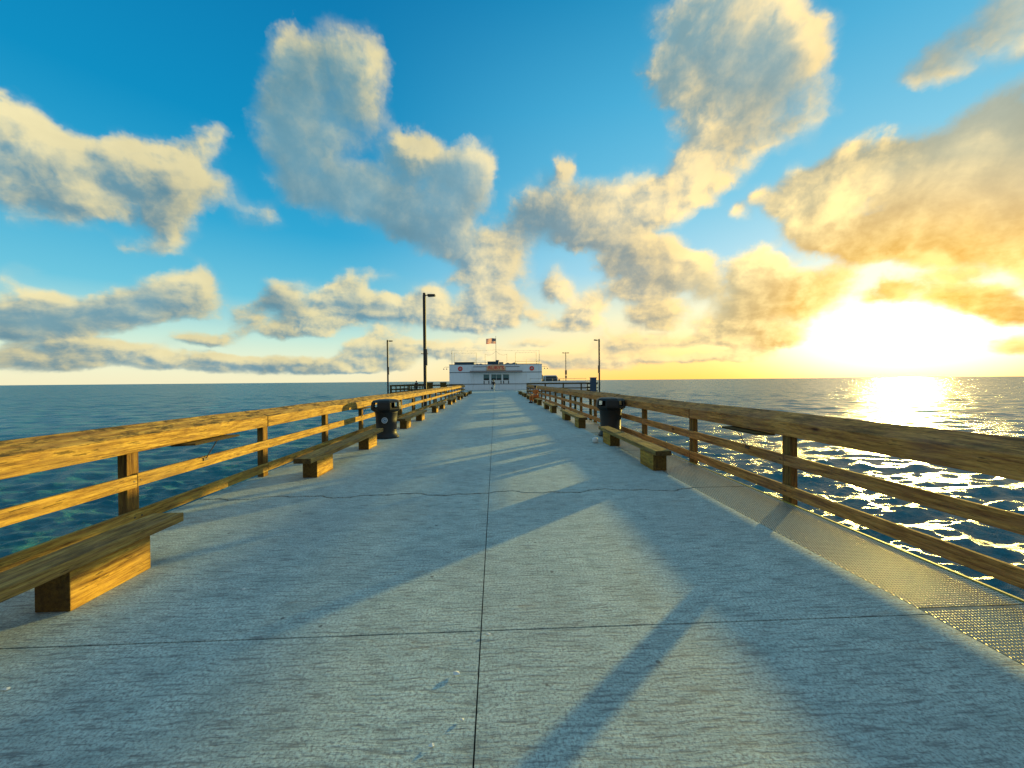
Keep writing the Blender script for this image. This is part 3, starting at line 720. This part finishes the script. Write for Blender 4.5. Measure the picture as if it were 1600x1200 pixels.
# ---------------------------------------------------------------- lamps
def lamp(x, y, arms, label, signs=(), w=.085, rz=0.0):
    t0 = empty('street_lamp', (x, y, 0), label, 'street lamp', 'lamp posts on the pier', rz)
    p = MB(); p.prism([(-w, -w), (w, -w), (w, w), (-w, w)], 'Z', -.6, 6.92); p.lathe([(w * 1.25, 6.921), (w * 1.25, 7.05), (w * .6, 7.08)], 4, rot=math.pi / 4)
    p.build('pole', M_POLE, t0, bevel=.006)
    for s in arms:
        a = MB(); a.tube([(s * w * .9, 0, 6.93), (s * (w + .14), 0, 6.92)], .03, 8); a.build('arm', M_POLE, t0)
        M = Matrix.Translation((s * (w + .13), 0, 6.9)) @ Matrix.Rotation(s * R(-4), 4, 'Y')
        h = MB(); xa, xb = sorted((0, s * .46)); h.prism([(xa, -.06), (xb, -.05), (xb, .04), (xa, .08)], 'Y', -.15, .15, 0, M)
        ho = h.build('lamp_head', M_POLE, t0, bevel=.01)
        g = MB(); xa, xb = sorted((s * .05, s * .42)); g.box(xa, xb, -.12, .12, -.068, -.058, 0, M); g.build('lens', M_GREYM, ho)
    for dx, z0, z1, wd, th in signs:
        g = MB(); g.box(dx - wd / 2, dx + wd / 2, -w - th - .002, -w - .002, z0, z1); g.build('sign_plate', M_SIGNB, t0, bevel=.004)
    return t0
lamp(-4.32, 23.9, (1,), 'tall dark lamp post rising behind the left railing, nearest and tallest in view', ((.12, 2.6, 3.6, .10, .05),))
lamp(-13.95, 50.6, (1,), 'lamp post at the far left corner of the pier head railing', ((.14, 2.55, 3.55, .12, .05),))
lamp(13.85, 50.6, (-1,), 'lamp post at the right corner of the pier head railing', ((-.14, 2.55, 3.55, .12, .05),))
lamp(-13.4, 74.0, (1, -1), 'distant twin headed lamp post behind the tall left one, carrying two signs', ((0, 2.7, 3.6, .38, .03), (0, 2.1, 2.55, .34, .03)), .06)
lamp(13.7, 74.0, (1, -1), 'distant twin headed lamp post right of the van, carrying two signs', ((0, 2.7, 3.55, .38, .03), (0, 2.05, 2.5, .36, .03)), .06)

# ---------------------------------------------------------------- pier head railings
def head_rail(x0, y0, x1, y1, label, ztop=1.2, sp=1.2):
    v = Vector((x1 - x0, y1 - y0, 0)); L = v.length; rz = math.atan2(v.y, v.x)
    t0 = empty('head_railing', (x0, y0, 0), label, 'railing', None, rz)
    for nm, z0, z1, w in (('top_rail', ztop - .19, ztop, .12), ('middle_rail', .52, .66, .04), ('bottom_rail', .1, .24, .04)):
        b = MB(); b.box(0, L, -w, 0.0, z0, z1); b.build(nm, W_DARK, t0, bevel=.006)
    for x in np.arange(0.1, L, 2.4):
        b = MB(); b.box(x - .08, x + .08, .001, .12, -.4, ztop - .19); b.build('post', W_DARK, t0)
    return t0
head_rail(-13.7, 50.5, -4.25, 50.5, 'dark timber railing across the left wing of the pier head')
head_rail(4.1, 50.5, 13.6, 50.5, 'dark timber railing across the right wing of the head, before the white wall', 1.30)
head_rail(-13.6, 51, -13.6, 83, 'dark timber railing along the far left side of the pier head')
head_rail(13.6, 51, 13.6, 83, 'dark timber railing along the far right side of the pier head')
w0 = empty('low_white_wall', (0, 52.6, 0), 'low white wall topped by a thin pipe rail, behind the right head railing', 'wall')
M_WHITE = plain('white_paint', (.82, .84, .86), .6, 0, .08)
b = MB(); b.box(4.75, 12.6, 0, .25, 0, 1.5); b.build('wall', M_WHITE, w0, bevel=.01)
b = MB(); b.tube([(4.75, .1, 1.86), (12.6, .1, 1.86)], .022, 6)
for x in np.linspace(4.8, 12.5, 6): b.tube([(x, .1, 1.5), (x, .1, 1.86)], .018, 6)
b.build('pipe_rail', M_GREYM, w0)
b = MB(); b.box(-.42, .42, -.4, .3, 0.0, 1.9)
u0 = empty('utility_cabinet', (12.85, 49.95, 0), 'blue metal cabinet standing at the right end of the pier head railing', 'cabinet')
M_BLUE = plain('dark_blue_paint', (.03, .07, .14), .45, 0, .3)
b = MB(); b.box(-.36, .36, -.32, .32, .0, 1.86); b.build('body', M_BLUE, u0, bevel=.02)
b = MB(); b.prism([(-.42, 1.861), (.42, 1.861), (.38, 1.97), (-.38, 1.97)], 'Y', -.38, .38); b.build('lid', M_GREYM, u0)
b = MB(); b.box(-.30, .30, -.334, -.321, .15, 1.75); b.build('door', M_BLUE, u0, bevel=.008)
b = MB(); b.box(-.6, .9, -.5, .5, -.5, -.004); tag(b.build('cabinet_footing', M_CONC, None, loc=(12.85, 49.8, 0)), kind='structure')
b = MB(); b.lathe([(.07, 0), (.07, 2.35), (.03, 2.42)], 10)
tag(b.build('bollard_post', M_POLE, loc=(6.6, 53.6, 0)), 'thin dark upright post just right of the white building', 'post')
# flat topped boxes by the left of the building
for x, wd, zt, lab in ((-9.9, 1.1, 1.5, 'dark flat topped fish cleaning table left of the building'), (-7.8, .9, 1.5, 'dark cleaning table right beside the building corner')):
    f0 = empty('cleaning_table', (x, 58, 0), lab, 'table', 'cleaning tables left of the building')
    b = MB(); b.box(-wd / 2, wd / 2, -.4, .4, zt - .25, zt); b.build('basin', W_DARK, f0, bevel=.01)
    b = MB(); b.box(-wd / 2 + .16, wd / 2 - .16, -.3, .3, .1, zt - .252); b.build('cupboard', W_DARK, f0)
    for dx in (-1, 1):
        for dy in (-1, 1):
            b = MB(); b.box(dx * (wd / 2 - .1) - .05, dx * (wd / 2 - .1) + .05, dy * .3 - .05, dy * .3 + .05, 0, zt - .252); b.build('leg', W_DARK, f0)

# ---------------------------------------------------------------- restaurant building at the end
def siding(name, col, axis_scale=7.8):
    m_, t, b = mat(name); tc = t.n.new('ShaderNodeTexCoord'); P = tc.outputs['Object']; x, y, z = t.xyz(P)
    st = t.noise(t.mapping(P, (1.2, 1, .12)), 2.0, 5, .7)
    c = t.mix(t.ss(st, .52, .75, 0, .5), col, (.50, .46, .44))
    t.put(b, 'Base Color', c); t.put(b, 'Roughness', .65); return m_
M_SID = siding('white_board_siding', (.80, .86, .92)); M_TRIM = plain('dark_trim', (.06, .07, .09), .6)
M_GLASS = plain('teal_window_glass', (.06, .18, .20), .12, 0, .2, 0.0)
M_IN = plain('dark_interior', (.012, .012, .014), .8)
M_CREAM = plain('cream_sign_board', (.85, .50, .28), .6); M_RED = plain('red_sign_paint', (.82, .035, .02), .5); M_PINK = plain('awning_fascia', (.50, .42, .40), .6)
M_BLUECAN = plain('dark_blue_canvas', (.025, .075, .12), .7)
def text_obj(s, size, ext, matr, parent, name, M4, align='CENTER'):
    cu = bpy.data.curves.new(name, 'FONT'); cu.body = s; cu.size = size; cu.extrude = ext; cu.align_x = align; cu.align_y = 'CENTER'; cu.offset = .012
    tmp = bpy.data.objects.new(name, cu); C.objects.link(tmp)
    dg = bpy.context.evaluated_depsgraph_get(); dg.update()
    me = bpy.data.meshes.new_from_object(tmp.evaluated_get(dg)); bpy.data.objects.remove(tmp)
    me.materials.clear(); me.materials.append(matr); me.transform(M4)
    o = bpy.data.objects.new(name, me); C.objects.link(o); o.parent = parent; return o
def building():
    BY = 68.3; X0, X1 = -8.1, 8.35
    t0 = empty('pier_restaurant', (0, BY, 0), 'long low white restaurant building closing the far end of the pier', 'restaurant')
    w = MB(); yb = 11.0
    # front built round the three window openings (2-3 mm steps keep planes apart)
    ops = [(-2.12, -1.00, 1.12, 2.84), (-.76, 1.16, 1.12, 2.84), (1.34, 2.50, 1.12, 2.84)]
    xs = [X0] + [q for o in ops for q in o[:2]] + [X1]
    for i in range(0, len(xs), 2): w.box(xs[i], xs[i + 1], 0, .2, 1.12, 2.84)
    w.box(X0, X1, 0, .2, 0, 1.12); w.box(X0, X1, 0, .2, 2.84, 4.52)
    w.box(X0, X0 + .2, .2, yb, 0, 4.52); w.box(X1 - .2, X1, .2, yb, 0, 4.52); w.box(X0, X1, yb, yb + .2, 0, 4.52)
    wall = w.build('wall', M_SID, t0)
    r = MB(); r.box(X0 + .21, X1 - .21, .21, yb - .01, 4.0, 4.2); r.build('roof', M_GREYM, t0)
    c = MB(); c.box(X0 - .05, X1 + .05, -.05, .25, 4.523, 4.58); c.build('coping', M_TRIM, wall)
    s = MB()
    for z in np.arange(1.2, 4.5, .17):
        if 3.05 < z < 3.2: continue
        if z < 2.9:
            for i in range(0, len(xs), 2): s.prism([(-.028, z), (-.0, z + .15), (-.0, z)], 'X', xs[i], xs[i + 1])
        else: s.prism([(-.028, z), (-.0, z + .15), (-.0, z)], 'X', X0, X1)
    s.build('clapboards', M_SID, wall)
    s = MB(); s.box(X0, X1, -.06, -.001, 3.10, 3.19); s.build('band_course', M_TRIM, wall)
    s = MB(); s.box(X0, X1, -.10, -.001, 1.02, 1.10); s.build('counter_ledge', M_TRIM, wall)
    s = MB()
    for x in np.arange(X0, X1 - .1, .32): s.box(x + .008, x + .31, -.03, -.001, .02, 1.01)
    s.build('lower_panelling', M_SID, wall)
    for (a, bx, z0, z1) in ops:
        f = MB(); f.box(a, bx, -.03, .1, 2.76, 2.84); f.box(a, a + .06, -.03, .1, z0, 2.759); f.box(bx - .06, bx, -.03, .1, z0, 2.759); f.box(a + .061, bx - .061, -.03, .12, 1.66, 1.76)
        if bx - a > 1.5: f.box((a + bx) / 2 - .03, (a + bx) / 2 + .03, -.02, .1, 1.761, 2.759)
        wn = f.build('window', M_WHITE, t0)
        g = MB(); g.box(a + .061, bx - .061, .03, .05, 2.06, 2.758); g.build('pane', M_GLASS, wn)
        g = MB(); g.box(a + .061, bx - .061, .14, .16, 1.13, 2.06); g.build('dark_opening', M_IN, wn)
        g = MB(); g.box(a + .22, bx - .22, -.01, .08, 1.13, 1.655); g.build('lower_panel', M_WHITE, wn)
    # upper facade box, canopy, sign
    u = MB(); u.box(-3.8, 4.25, -.35, -.03, 3.42, 4.08); u.build('fascia_box', M_SID, t0)
    u = MB(); u.box(-3.85, 4.3, -.40, -.03, 4.083, 4.16); u.build('fascia_cap', M_TRIM, t0)
    u = MB(); u.prism([(-1.1, 3.16), (-.03, 3.19), (-.03, 3.40), (-1.1, 3.30)], 'X', -4.4, 4.75); u.build('awning', M_PINK, t0)
    u = MB(); u.prism([(-1.14, 3.303), (-.36, 3.385), (-.36, 3.42), (-1.14, 3.345)], 'X', -4.45, 4.8); u.build('awning_top', M_TRIM, t0)
    sg = MB(); pts = [(-1.5, 3.43), (1.82, 3.43), (1.84, 4.15)] + [(.16 + 1.6 * math.cos(a), 4.15 + .33 * math.sin(a)) for a in np.linspace(.15, math.pi - .15, 14)] + [(-1.52, 4.15)]
    sg.prism(pts, 'Y', -.52, -.41); sign = sg.build('name_sign', M_CREAM, t0)
    M4 = Matrix.Translation((.16, -.535, 3.90)) @ Matrix.Rotation(R(90), 4, 'X') @ Matrix.Diagonal((1.12, 1, 1, 1))
    text_obj("RUBY'S", .80, .012, M_RED, sign, 'sign_lettering', M4)
    for cx in (-6.16, 6.52):
        for (rr, y0, y1, mm, nm) in ((.48, -.060, -.031, M_WHITE, 'emblem_rim'), (.41, -.085, -.061, M_RED, 'emblem')):
            a = [(cx + rr * math.cos(q), 3.80 + rr * math.sin(q)) for q in np.linspace(0, 2 * math.pi, 32, endpoint=False)]
            e = MB(); e.prism(a, 'Y', y0, y1); e.build(nm, mm, t0)
        e = MB(); e.prism([(cx - .27, 3.80), (cx - .02, 3.92), (cx + .02, 4.10), (cx + .10, 3.95), (cx + .26, 3.84), (cx + .16, 3.68), (cx - .12, 3.66)], 'Y', -.10, -.086); e.build('emblem_figure', M_PINK, t0)
    # gooseneck lamps on both ends
    for sx, xe in ((1, X1), (-1, X0)):
        for L in (.45, .95):
            g = MB(); g.tube([(xe, .05, 4.12), (xe + sx * L * .7, .05, 4.14), (xe + sx * L, .05, 4.02), (xe + sx * (L + .02), .05, 3.85)], .022, 6)
            g.lathe([(.05, 0), (.14, -.16), (.13, -.17)], 12, (xe + sx * (L + .02), .05, 3.86)); g.build('gooseneck_lamp', M_GREYM, t0)
    # roof top
    def roofthing(nm, x0, x1, y0, y1, z0, z1, m_, lab=None):
        q = MB(); q.box(x0, x1, y0, y1, z0, z1); return q.build(nm, m_, t0, bevel=.02)
    roofthing('roof_screen', -7.25, -3.8, 1.0, 3.4, 4.2, 4.98, M_BLUECAN); roofthing('roof_screen_cap', -7.3, -3.75, .95, 3.45, 4.983, 5.04, M_TRIM)
    roofthing('air_unit', -1.36, .62, .8, 2.4, 4.2, 5.12, M_BLUECAN); roofthing('air_unit', .1, .68, .9, 1.6, 5.123, 5.36, M_BLUECAN); roofthing('air_unit', .68, 1.5, .9, 2.2, 4.2, 5.0, M_GREYM)
    for x, zt in ((2.3, 4.9), (2.9, 4.8), (3.5, 4.95), (-2.6, 4.78), (-3.2, 4.75)):
        q = MB(); q.lathe([(.62, zt - .28), (.3, zt - .1), (.02, zt)], 8, (x, 1.5, 0)); q.tube([(x, 1.5, 4.2), (x, 1.5, zt)], .03, 6); q.build('parasol', M_BLUECAN, t0)
    rr = MB()
    for z in (4.66, 5.08): rr.tube([(3.6, .4, z), (7.95, .4, z)], .022, 6)
    for x in (5.6, 7.5, 7.95, 3.6): rr.tube([(x, .4, 4.5), (x, .4, 5.42 if x in (5.6, 7.5) else 5.1)], .035, 6)
    for z in (4.9,): rr.tube([(-3.7, .4, z), (-1.4, .4, z)], .02, 6)
    rr.build('roof_railing', M_POLE, t0)
    pl = MB()
    tops = [(-7.68, 7.08), (-7.25, 6.68), (-3.35, 6.66), (-1.77, 6.46), (-3.55, 5.5), (2.13, 6.46), (3.66, 6.66), (7.4, 6.76), (7.95, 7.08)]
    for x, z in tops: pl.tube([(x, .6, 4.3), (x, .6, z)], .03, 6)
    pl.lathe([(.07, 0), (.07, .25)], 8, (-7.68, .6, 6.45)); pl.build('light_pole', M_GREYM, t0)
    wr = MB()
    def sag(a, b_, s_): 
        n = 14; pts = [(a[0] + (b_[0] - a[0]) * i / n, .6, a[1] + (b_[1] - a[1]) * i / n - s_ * 4 * (i / n) * (1 - i / n)) for i in range(n + 1)]
        wr.tube(pts, .013, 4)
        for p in pts[1:-1:2]: wr.lathe([(.0, -.1), (.03, -.07), (.03, -.03), (.01, 0)], 6, p)
    sag((-7.68, 7.08), (.17, 7.2), .12); sag((.17, 7.2), (7.95, 7.05), .12); sag((-7.25, 6.68), (-3.35, 6.66), .05)
    sag((-1.77, 6.46), (.17, 7.0), .42); sag((.17, 7.0), (2.13, 6.46), .42); sag((3.66, 6.66), (7.4, 6.76), .05)
    wr.build('light_string', M_GREYM, t0)
    return t0
B0 = building()
# flag and pole
def flag():
    t0 = empty('flag_pole', (.17, 69.6, 4.2), 'thin pole with a striped flag flying left on top of the white building', 'flag')
    p = MB(); p.tube([(0, 0, 0), (0, 0, 5.45)], [.05, .03], 8); p.lathe([(.0, -.05), (.05, 0), (.0, .05)], 8, (0, 0, 5.5)); p.build('pole', M_GREYM, t0)
    mr, t1, b1 = mat('flag_cloth'); tc = t1.n.new('ShaderNodeTexCoord'); x, y, z = t1.xyz(tc.outputs['Object'])
    # x runs from 0 at the pole to -1.75, z from 4.2 to 5.13
    row = t1.m('FLOOR', t1.m('MULTIPLY', t1.m('SUBTRACT', z, 4.15), 13 / .95)); st = t1.m('MODULO', row, 2.0)
    c = t1.mix(t1.ss(st, .4, .6), (.50, .03, .035), (.72, .70, .68))
    canton = t1.m('MULTIPLY', t1.m('GREATER_THAN', x, -.75), t1.m('GREATER_THAN', z, 4.15 + .95 * 6 / 13))
    vor = t1.n.new('ShaderNodeTexVoronoi'); t1.put(vor, 'Vector', t1.comb(x, 0.0, z)); vor.inputs['Scale'].default_value = 9; vor.inputs['Randomness'].default_value = .15
    bl = t1.mix(t1.ss(vor.outputs['Distance'], .16, .2, 1, 0), (.02, .03, .12), (.7, .7, .7))
    t1.put(b1, 'Base Color', t1.mix(canton, c, bl)); t1.put(b1, 'Roughness', .8); tl = t1.n.new('ShaderNodeBsdfTranslucent'); ad = t1.n.new('ShaderNodeMixShader'); ad.inputs[0].default_value = .55; t1.l.new(b1.inputs['Base Color'].links[0].from_socket, tl.inputs[0]); t1.l.new(b1.outputs[0], ad.inputs[1]); t1.l.new(tl.outputs[0], ad.inputs[2]); t1.l.new(ad.outputs[0], [q for q in t1.n if q.type == 'OUTPUT_MATERIAL'][0].inputs[0])
    n, k = 26, 13; vs = []; fs = []
    for i in range(n + 1):
        for j in range(k + 1):
            f = i / n; xx = -1.75 * f; zz = 4.15 + .95 * j / k
            vs.append((xx - .02, .13 * math.sin(f * 9 + j * .12) * min(1, f * 2.5), zz + .06 * math.sin(f * 5) * f))
    for i in range(n):
        for j in range(k): fs.append((i * (k + 1) + j, i * (k + 1) + j + 1, (i + 1) * (k + 1) + j + 1, (i + 1) * (k + 1) + j))
    MB().add(vs, fs).build('flag_cloth', mr, t0, smooth=True, fix=False)
flag()

# ---------------------------------------------------------------- van, seen from the front behind the white wall
def van():
    t0 = empty('parked_van', (8.3, 55.5, 0), 'pale van parked behind the low white wall, windscreen facing the camera', 'van')
    M_VAN = plain('pale_green_grey_paint', (.42, .46, .43), .3, 0, .05, .02); M_VG = plain('tinted_glass', (.010, .02, .02), .08, 0, .1, 0)
    b = MB(); sec = [(0, .45), (0, .95), (.25, 1.12), (.85, 1.42), (1.35, 2.28), (1.7, 2.38), (5.0, 2.36), (5.2, 2.2), (5.25, .45)]
    vs = []; hw = lambda z: 1.02 if z < 1.5 else 1.02 - .17 * (z - 1.5)
    for sx in (-1, 1):
        for y, z in sec: vs.append((sx * hw(z), y, z))
    n = len(sec); b.add(vs, [list(range(n)), [2 * n - 1 - i for i in range(n)]] + [(i, (i + 1) % n, n + (i + 1) % n, n + i) for i in range(n)])
    b.build('body', M_VAN, t0, bevel=.06)
    g = MB(); g.add([(-.86, .84, 1.50), (.86, .84, 1.50), (.78, 1.28, 2.24), (-.78, 1.28, 2.24)], [(0, 1, 2, 3)]); g.build('windscreen', M_VG, t0, fix=False).modifiers.new('s', 'SOLIDIFY').thickness = .02
    g = MB(); g.box(-.7, .7, -.02, .02, .62, .9); g.build('grille', M_IN, t0)
    for sx in (-1, 1):
        g = MB(); g.box(sx * .86 - .12, sx * .86 + .12, -.015, .03, .72, .92); g.build('headlight', M_GLASS, t0)
        g = MB(); g.box(sx * 1.16 - .12, sx * 1.16 + .12, .95, 1.03, 1.5, 1.78); g.tube([(sx * 1.0, 1.0, 1.55), (sx * 1.1, 1.0, 1.6)], .02, 6); g.build('wing_mirror', M_IN, t0)
        g = MB(); g.prism([(1.15, 1.55), (2.2, 1.55), (2.2, 2.15), (1.5, 2.15)], 'X', sx * .985 - .02, sx * .985 + .02); g.build('side_window', M_VG, t0)
        for y in (.95, 4.2):
            M = Matrix.Translation((sx * .9, y, .36)) @ Matrix.Rotation(R(90), 4, 'Y')
            ring = MB(); ring.lathe([(.2, -.12), (.34, -.12), (.36, -.08), (.36, .08), (.34, .12), (.2, .12)], 24); ring.v = [tuple(M @ Vector(p)) for p in ring.v]
            wh = ring.build('wheel', M_IN, t0, smooth=True)
            hb = MB(); hb.lathe([(.19, -.11), (.19, .125)], 16); hb.v = [tuple(M @ Vector(p)) for p in hb.v]; hb.build('rim', M_GREYM, wh)
van()

# ---------------------------------------------------------------- people
M_SKIN = plain('skin', (.36, .22, .15), .6, 0, .08); M_HAIR = plain('dark_hair', (.03, .02, .015), .7)
def skin_mesh(name, pts, edges, m_, parent, sub=2, root=0):
    me = bpy.data.meshes.new(name); me.from_pydata([p[:3] for p in pts], edges, []); me.materials.append(m_)
    o = bpy.data.objects.new(name, me); C.objects.link(o); o.parent = parent
    sm = o.modifiers.new('skin', 'SKIN'); sm.use_smooth_shade = True
    if not me.skin_vertices: me.attributes.new  # layer is made with the modifier
    lay = me.skin_vertices[0].data if me.skin_vertices else None
    if lay is None:
        bm = bmesh.new(); bm.from_mesh(me); bm.verts.layers.skin.verify(); bm.to_mesh(me); bm.free(); lay = me.skin_vertices[0].data
    for i, p in enumerate(pts):
        r = p[3]; lay[i].radius = (r, r) if not hasattr(r, '__len__') else r
        lay[i].use_root = (i == root)
    s = o.modifiers.new('sub', 'SUBSURF'); s.levels = sub; s.render_levels = sub
    return o
def person(loc, rz, label, J, top, bottom, hat=None, shoes=M_IN, long_legs=True, bag=False):
    """J: joints in metres (x right, y forward, z up)"""
    t0 = empty('person', loc, label, 'person', None, rz)
    j = J
    body = [(*j['pelvis'], .12), (*j['belly'], .115), (*j['chest'], .14), (*j['neck'], .052), (*j['head0'], .082), (*j['head1'], .085)]
    ed = [(0, 1), (1, 2), (2, 3), (3, 4), (4, 5)]
    def chain(start, items):
        p = start
        for it in items: body.append(it); ed.append((p, len(body) - 1)); p = len(body) - 1
        return p
    for s in ('l', 'r'):
        h = chain(2, [(*j['sh' + s], .055), (*j['el' + s], .042), (*j['wr' + s], .03), (*j['ha' + s], .033)])
        hv = Vector(j['ha' + s]); dv = (hv - Vector(j['wr' + s])).normalized(); side = dv.cross(Vector((1, 0, 0))).normalized()
        for k, (o_, l_) in enumerate(((-.03, .075), (-.01, .09), (.012, .085), (.032, .065))):
            q = hv + side * o_ + dv * .03; chain(h, [(*q, .010), (*(q + dv * l_ + Vector((0, .015, 0))), .008)])
        q = hv + side * -.045; chain(h, [(*q, .011), (*(q + dv * .04 + side * -.02), .009)])
        chain(0, [(*j['hi' + s], .085), (*j['kn' + s], .058), (*j['an' + s], .04), (*j['to' + s], .038)])
    skin_mesh('body', body, ed, M_SKIN, t0)
    # face
    hd = Vector(j['head0']); f = MB(); f.tube([(hd.x, hd.y + .075, hd.z + .045), (hd.x, hd.y + .105, hd.z + .01)], [.008, .016], 6)
    f.build('nose', M_SKIN, t0, smooth=True)
    for sx in (-1, 1):
        e = MB(); e.lathe([(0, -.012), (.012, 0), (0, .012)], 8, (hd.x + sx * .032, hd.y + .078, hd.z + .04)); e.build('eye', M_HAIR, t0)
        e = MB(); e.lathe([(0, -.03), (.016, 0), (0, .03)], 8, (hd.x + sx * .088, hd.y, hd.z + .02)); e.build('ear', M_SKIN, t0, smooth=True)
    h1 = Vector(j['head1'])
    hr = MB(); hr.lathe([(.098, -.05), (.104, 0), (.095, .05), (.06, .088), (.0, .10)], 16, (h1.x, h1.y - .02, h1.z + .0), cap=False); hr.build('hair', M_HAIR, t0, smooth=True)
    # shirt and trousers follow the limbs
    sh = [(*j['pelvis'], .135), (*j['belly'], .133), (*j['chest'], .16), (*(Vector(j['neck']) - Vector((0, 0, .05))), .075)]
    se = [(0, 1), (1, 2), (2, 3)]
    for s in ('l', 'r'):
        a = Vector(j['sh' + s]); e = Vector(j['el' + s]); n = len(sh)
        sh.append((*a, .075)); sh.append((*(a.lerp(e, .85)), .062)); se += [(2, n), (n, n + 1)]
    skin_mesh('shirt', sh, se, top, t0, 2)
    tr = [(*j['pelvis'], .14)]; te = []
    for s in ('l', 'r'):
        a, k, an = Vector(j['hi' + s]), Vector(j['kn' + s]), Vector(j['an' + s]); n = len(tr)
        tr += [(*a, .102), (*k, .078)]; te += [(0, n), (n, n + 1)]
        if long_legs: tr.append((*(k.lerp(an, .9)), .06)); te.append((n + 1, n + 2))
        sb = MB(); a0, a1 = Vector(j['an' + s]), Vector(j['to' + s]); sb.tube([a0 - (a1 - a0) * .25, a0.lerp(a1, .5), a1 + (a1 - a0) * .2], [.045, .05, .035], 10); sb.build('shoe', shoes, t0, smooth=True)
    skin_mesh('trousers' if long_legs else 'shorts', tr, te, bottom, t0, 2)
    if hat:
        hh = MB(); hh.lathe([(.27, .03), (.26, .045), (.12, .06), (.10, .14), (.04, .155), (.0, .156)], 24, (h1.x, h1.y, h1.z + .0), cap=False); hh.build('straw_hat', hat, t0, smooth=True)
    return t0
WALK = dict(pelvis=(0, 0, .93), belly=(0, .01, 1.1), chest=(0, .02, 1.32), neck=(0, .03, 1.47), head0=(0, .05, 1.56), head1=(0, .05, 1.64),
            shl=(-.18, .02, 1.39), ell=(-.24, -.06, 1.12), wrl=(-.23, .03, .90), hal=(-.23, .05, .83), shr=(.18, .02, 1.39), elr=(.25, -.03, 1.12), wrr=(.24, .10, .92), har=(.24, .13, .85),
            hil=(-.09, 0, .88), knl=(-.10, .14, .48), anl=(-.10, .10, .09), tol=(-.10, .24, .04), hir=(.09, 0, .88), knr=(.10, .0, .48), anr=(.10, -.28, .14), tor=(.10, -.18, .05))
STAND = dict(WALK, knl=(-.10, .02, .48), anl=(-.10, 0, .08), tol=(-.11, .13, .04), knr=(.10, .02, .48), anr=(.10, 0, .08), tor=(.11, .13, .04))
SIT = dict(pelvis=(0, 0, .47), belly=(0, -.02, .63), chest=(0, .0, .85), neck=(0, .04, 1.0), head0=(0, .07, 1.09), head1=(0, .07, 1.17),
           shl=(-.18, .02, .92), ell=(-.24, .05, .66), wrl=(-.16, .26, .58), hal=(-.13, .32, .56), shr=(.18, .02, .92), elr=(.24, .05, .66), wrr=(.16, .26, .58), har=(.13, .32, .56),
           hil=(-.10, .03, .46), knl=(-.14, .44, .46), anl=(-.13, .47, .09), tol=(-.14, .60, .04), hir=(.10, .03, .46), knr=(.14, .44, .46), anr=(.13, .40, .09), tor=(.14, .53, .04))
M_BLK = plain('black_cloth', (.02, .02, .025), .8); M_WCL = plain('pale_blue_cloth', (.45, .55, .60), .8); M_ORG = plain('orange_cloth', (.62, .16, .02), .75); M_STRAW = plain('straw', (.50, .42, .20), .8)
person((-.28, 60.5, 0), R(172), 'person in a straw hat, black top and pale trousers walking towards the camera', WALK, M_BLK, M_WCL, hat=M_STRAW, shoes=M_WCL)
bg = MB(); bg.prism([(-.12, 0), (.12, 0), (.14, .34), (-.14, .34)], 'Y', -.06, .06); bg.tube([(-.1, 0, .33), (0, 0, .58), (.1, 0, .33)], .012, 6)
tag(bg.build('carried_bag', M_BLK, loc=(-.53, 60.55, .28), bevel=.01), 'black bag held beside the walking person', 'bag')
person((2.93, 27.6, 0), R(125), 'person in orange clothes sitting on the fourth right bench', SIT, M_ORG, M_ORG)
person((-11.0, 54.0, 0), R(-20), 'dark clothed person standing at the left wing of the pier head', STAND, M_BLK, M_BLK)

# ---------------------------------------------------------------- litter on the deck
M_PAPER = plain('white_scrap', (.75, .75, .72), .7)
def ground(px, py):
    c = CAM_M.to_3x3() @ Vector(((px - 800) / F_PX, -(py - 600) / F_PX, -1)); k = -CAM_H / c.z
    return c.x * k, c.y * k
rl = random.Random(8)
for px, py, s, lab in ((381, 921, .017, 'tiny white scrap lying on the left of the concrete deck'), (714, 1053, .022, 'white crumpled scrap beside the centre joint near the camera'),
                       (763, 992, .015, 'white scrap just below the crossing of the joints'), (10, 1078, .02, 'white fleck at the bottom left edge of the deck'), (722, 1125, .012, 'small pale scrap near the bottom by the centre joint'),
                       (675, 1166, .013, 'small white scrap left of the centre joint at the bottom')):
    x, y = ground(px, py); m1 = MB(); n = 7
    vs = [(0, 0, s * .5)] + [(s * rl.uniform(.6, 1.4) * math.cos(a), s * rl.uniform(.5, 1.0) * math.sin(a), rl.uniform(.001, s * .35)) for a in np.linspace(0, 6.28, n, endpoint=False)]
    m1.add(vs, [(0, i + 1, (i + 1) % n + 1) for i in range(n)])
    tag(m1.build('paper_scrap', M_PAPER, loc=(x, y, .001)), lab, 'litter', 'scraps on the deck')
x, y = 2.72, 10.15
m1 = MB(); m1.lathe([(.0, 0), (.06, .01), (.085, .06), (.07, .12), (.02, .15), (0, .15)], 12); tag(m1.build('paper_bag', M_PAPER, loc=(2.55, 9.75, .0), smooth=True), 'small crumpled white bag on the deck at the far end of the nearest right bench', 'bag')
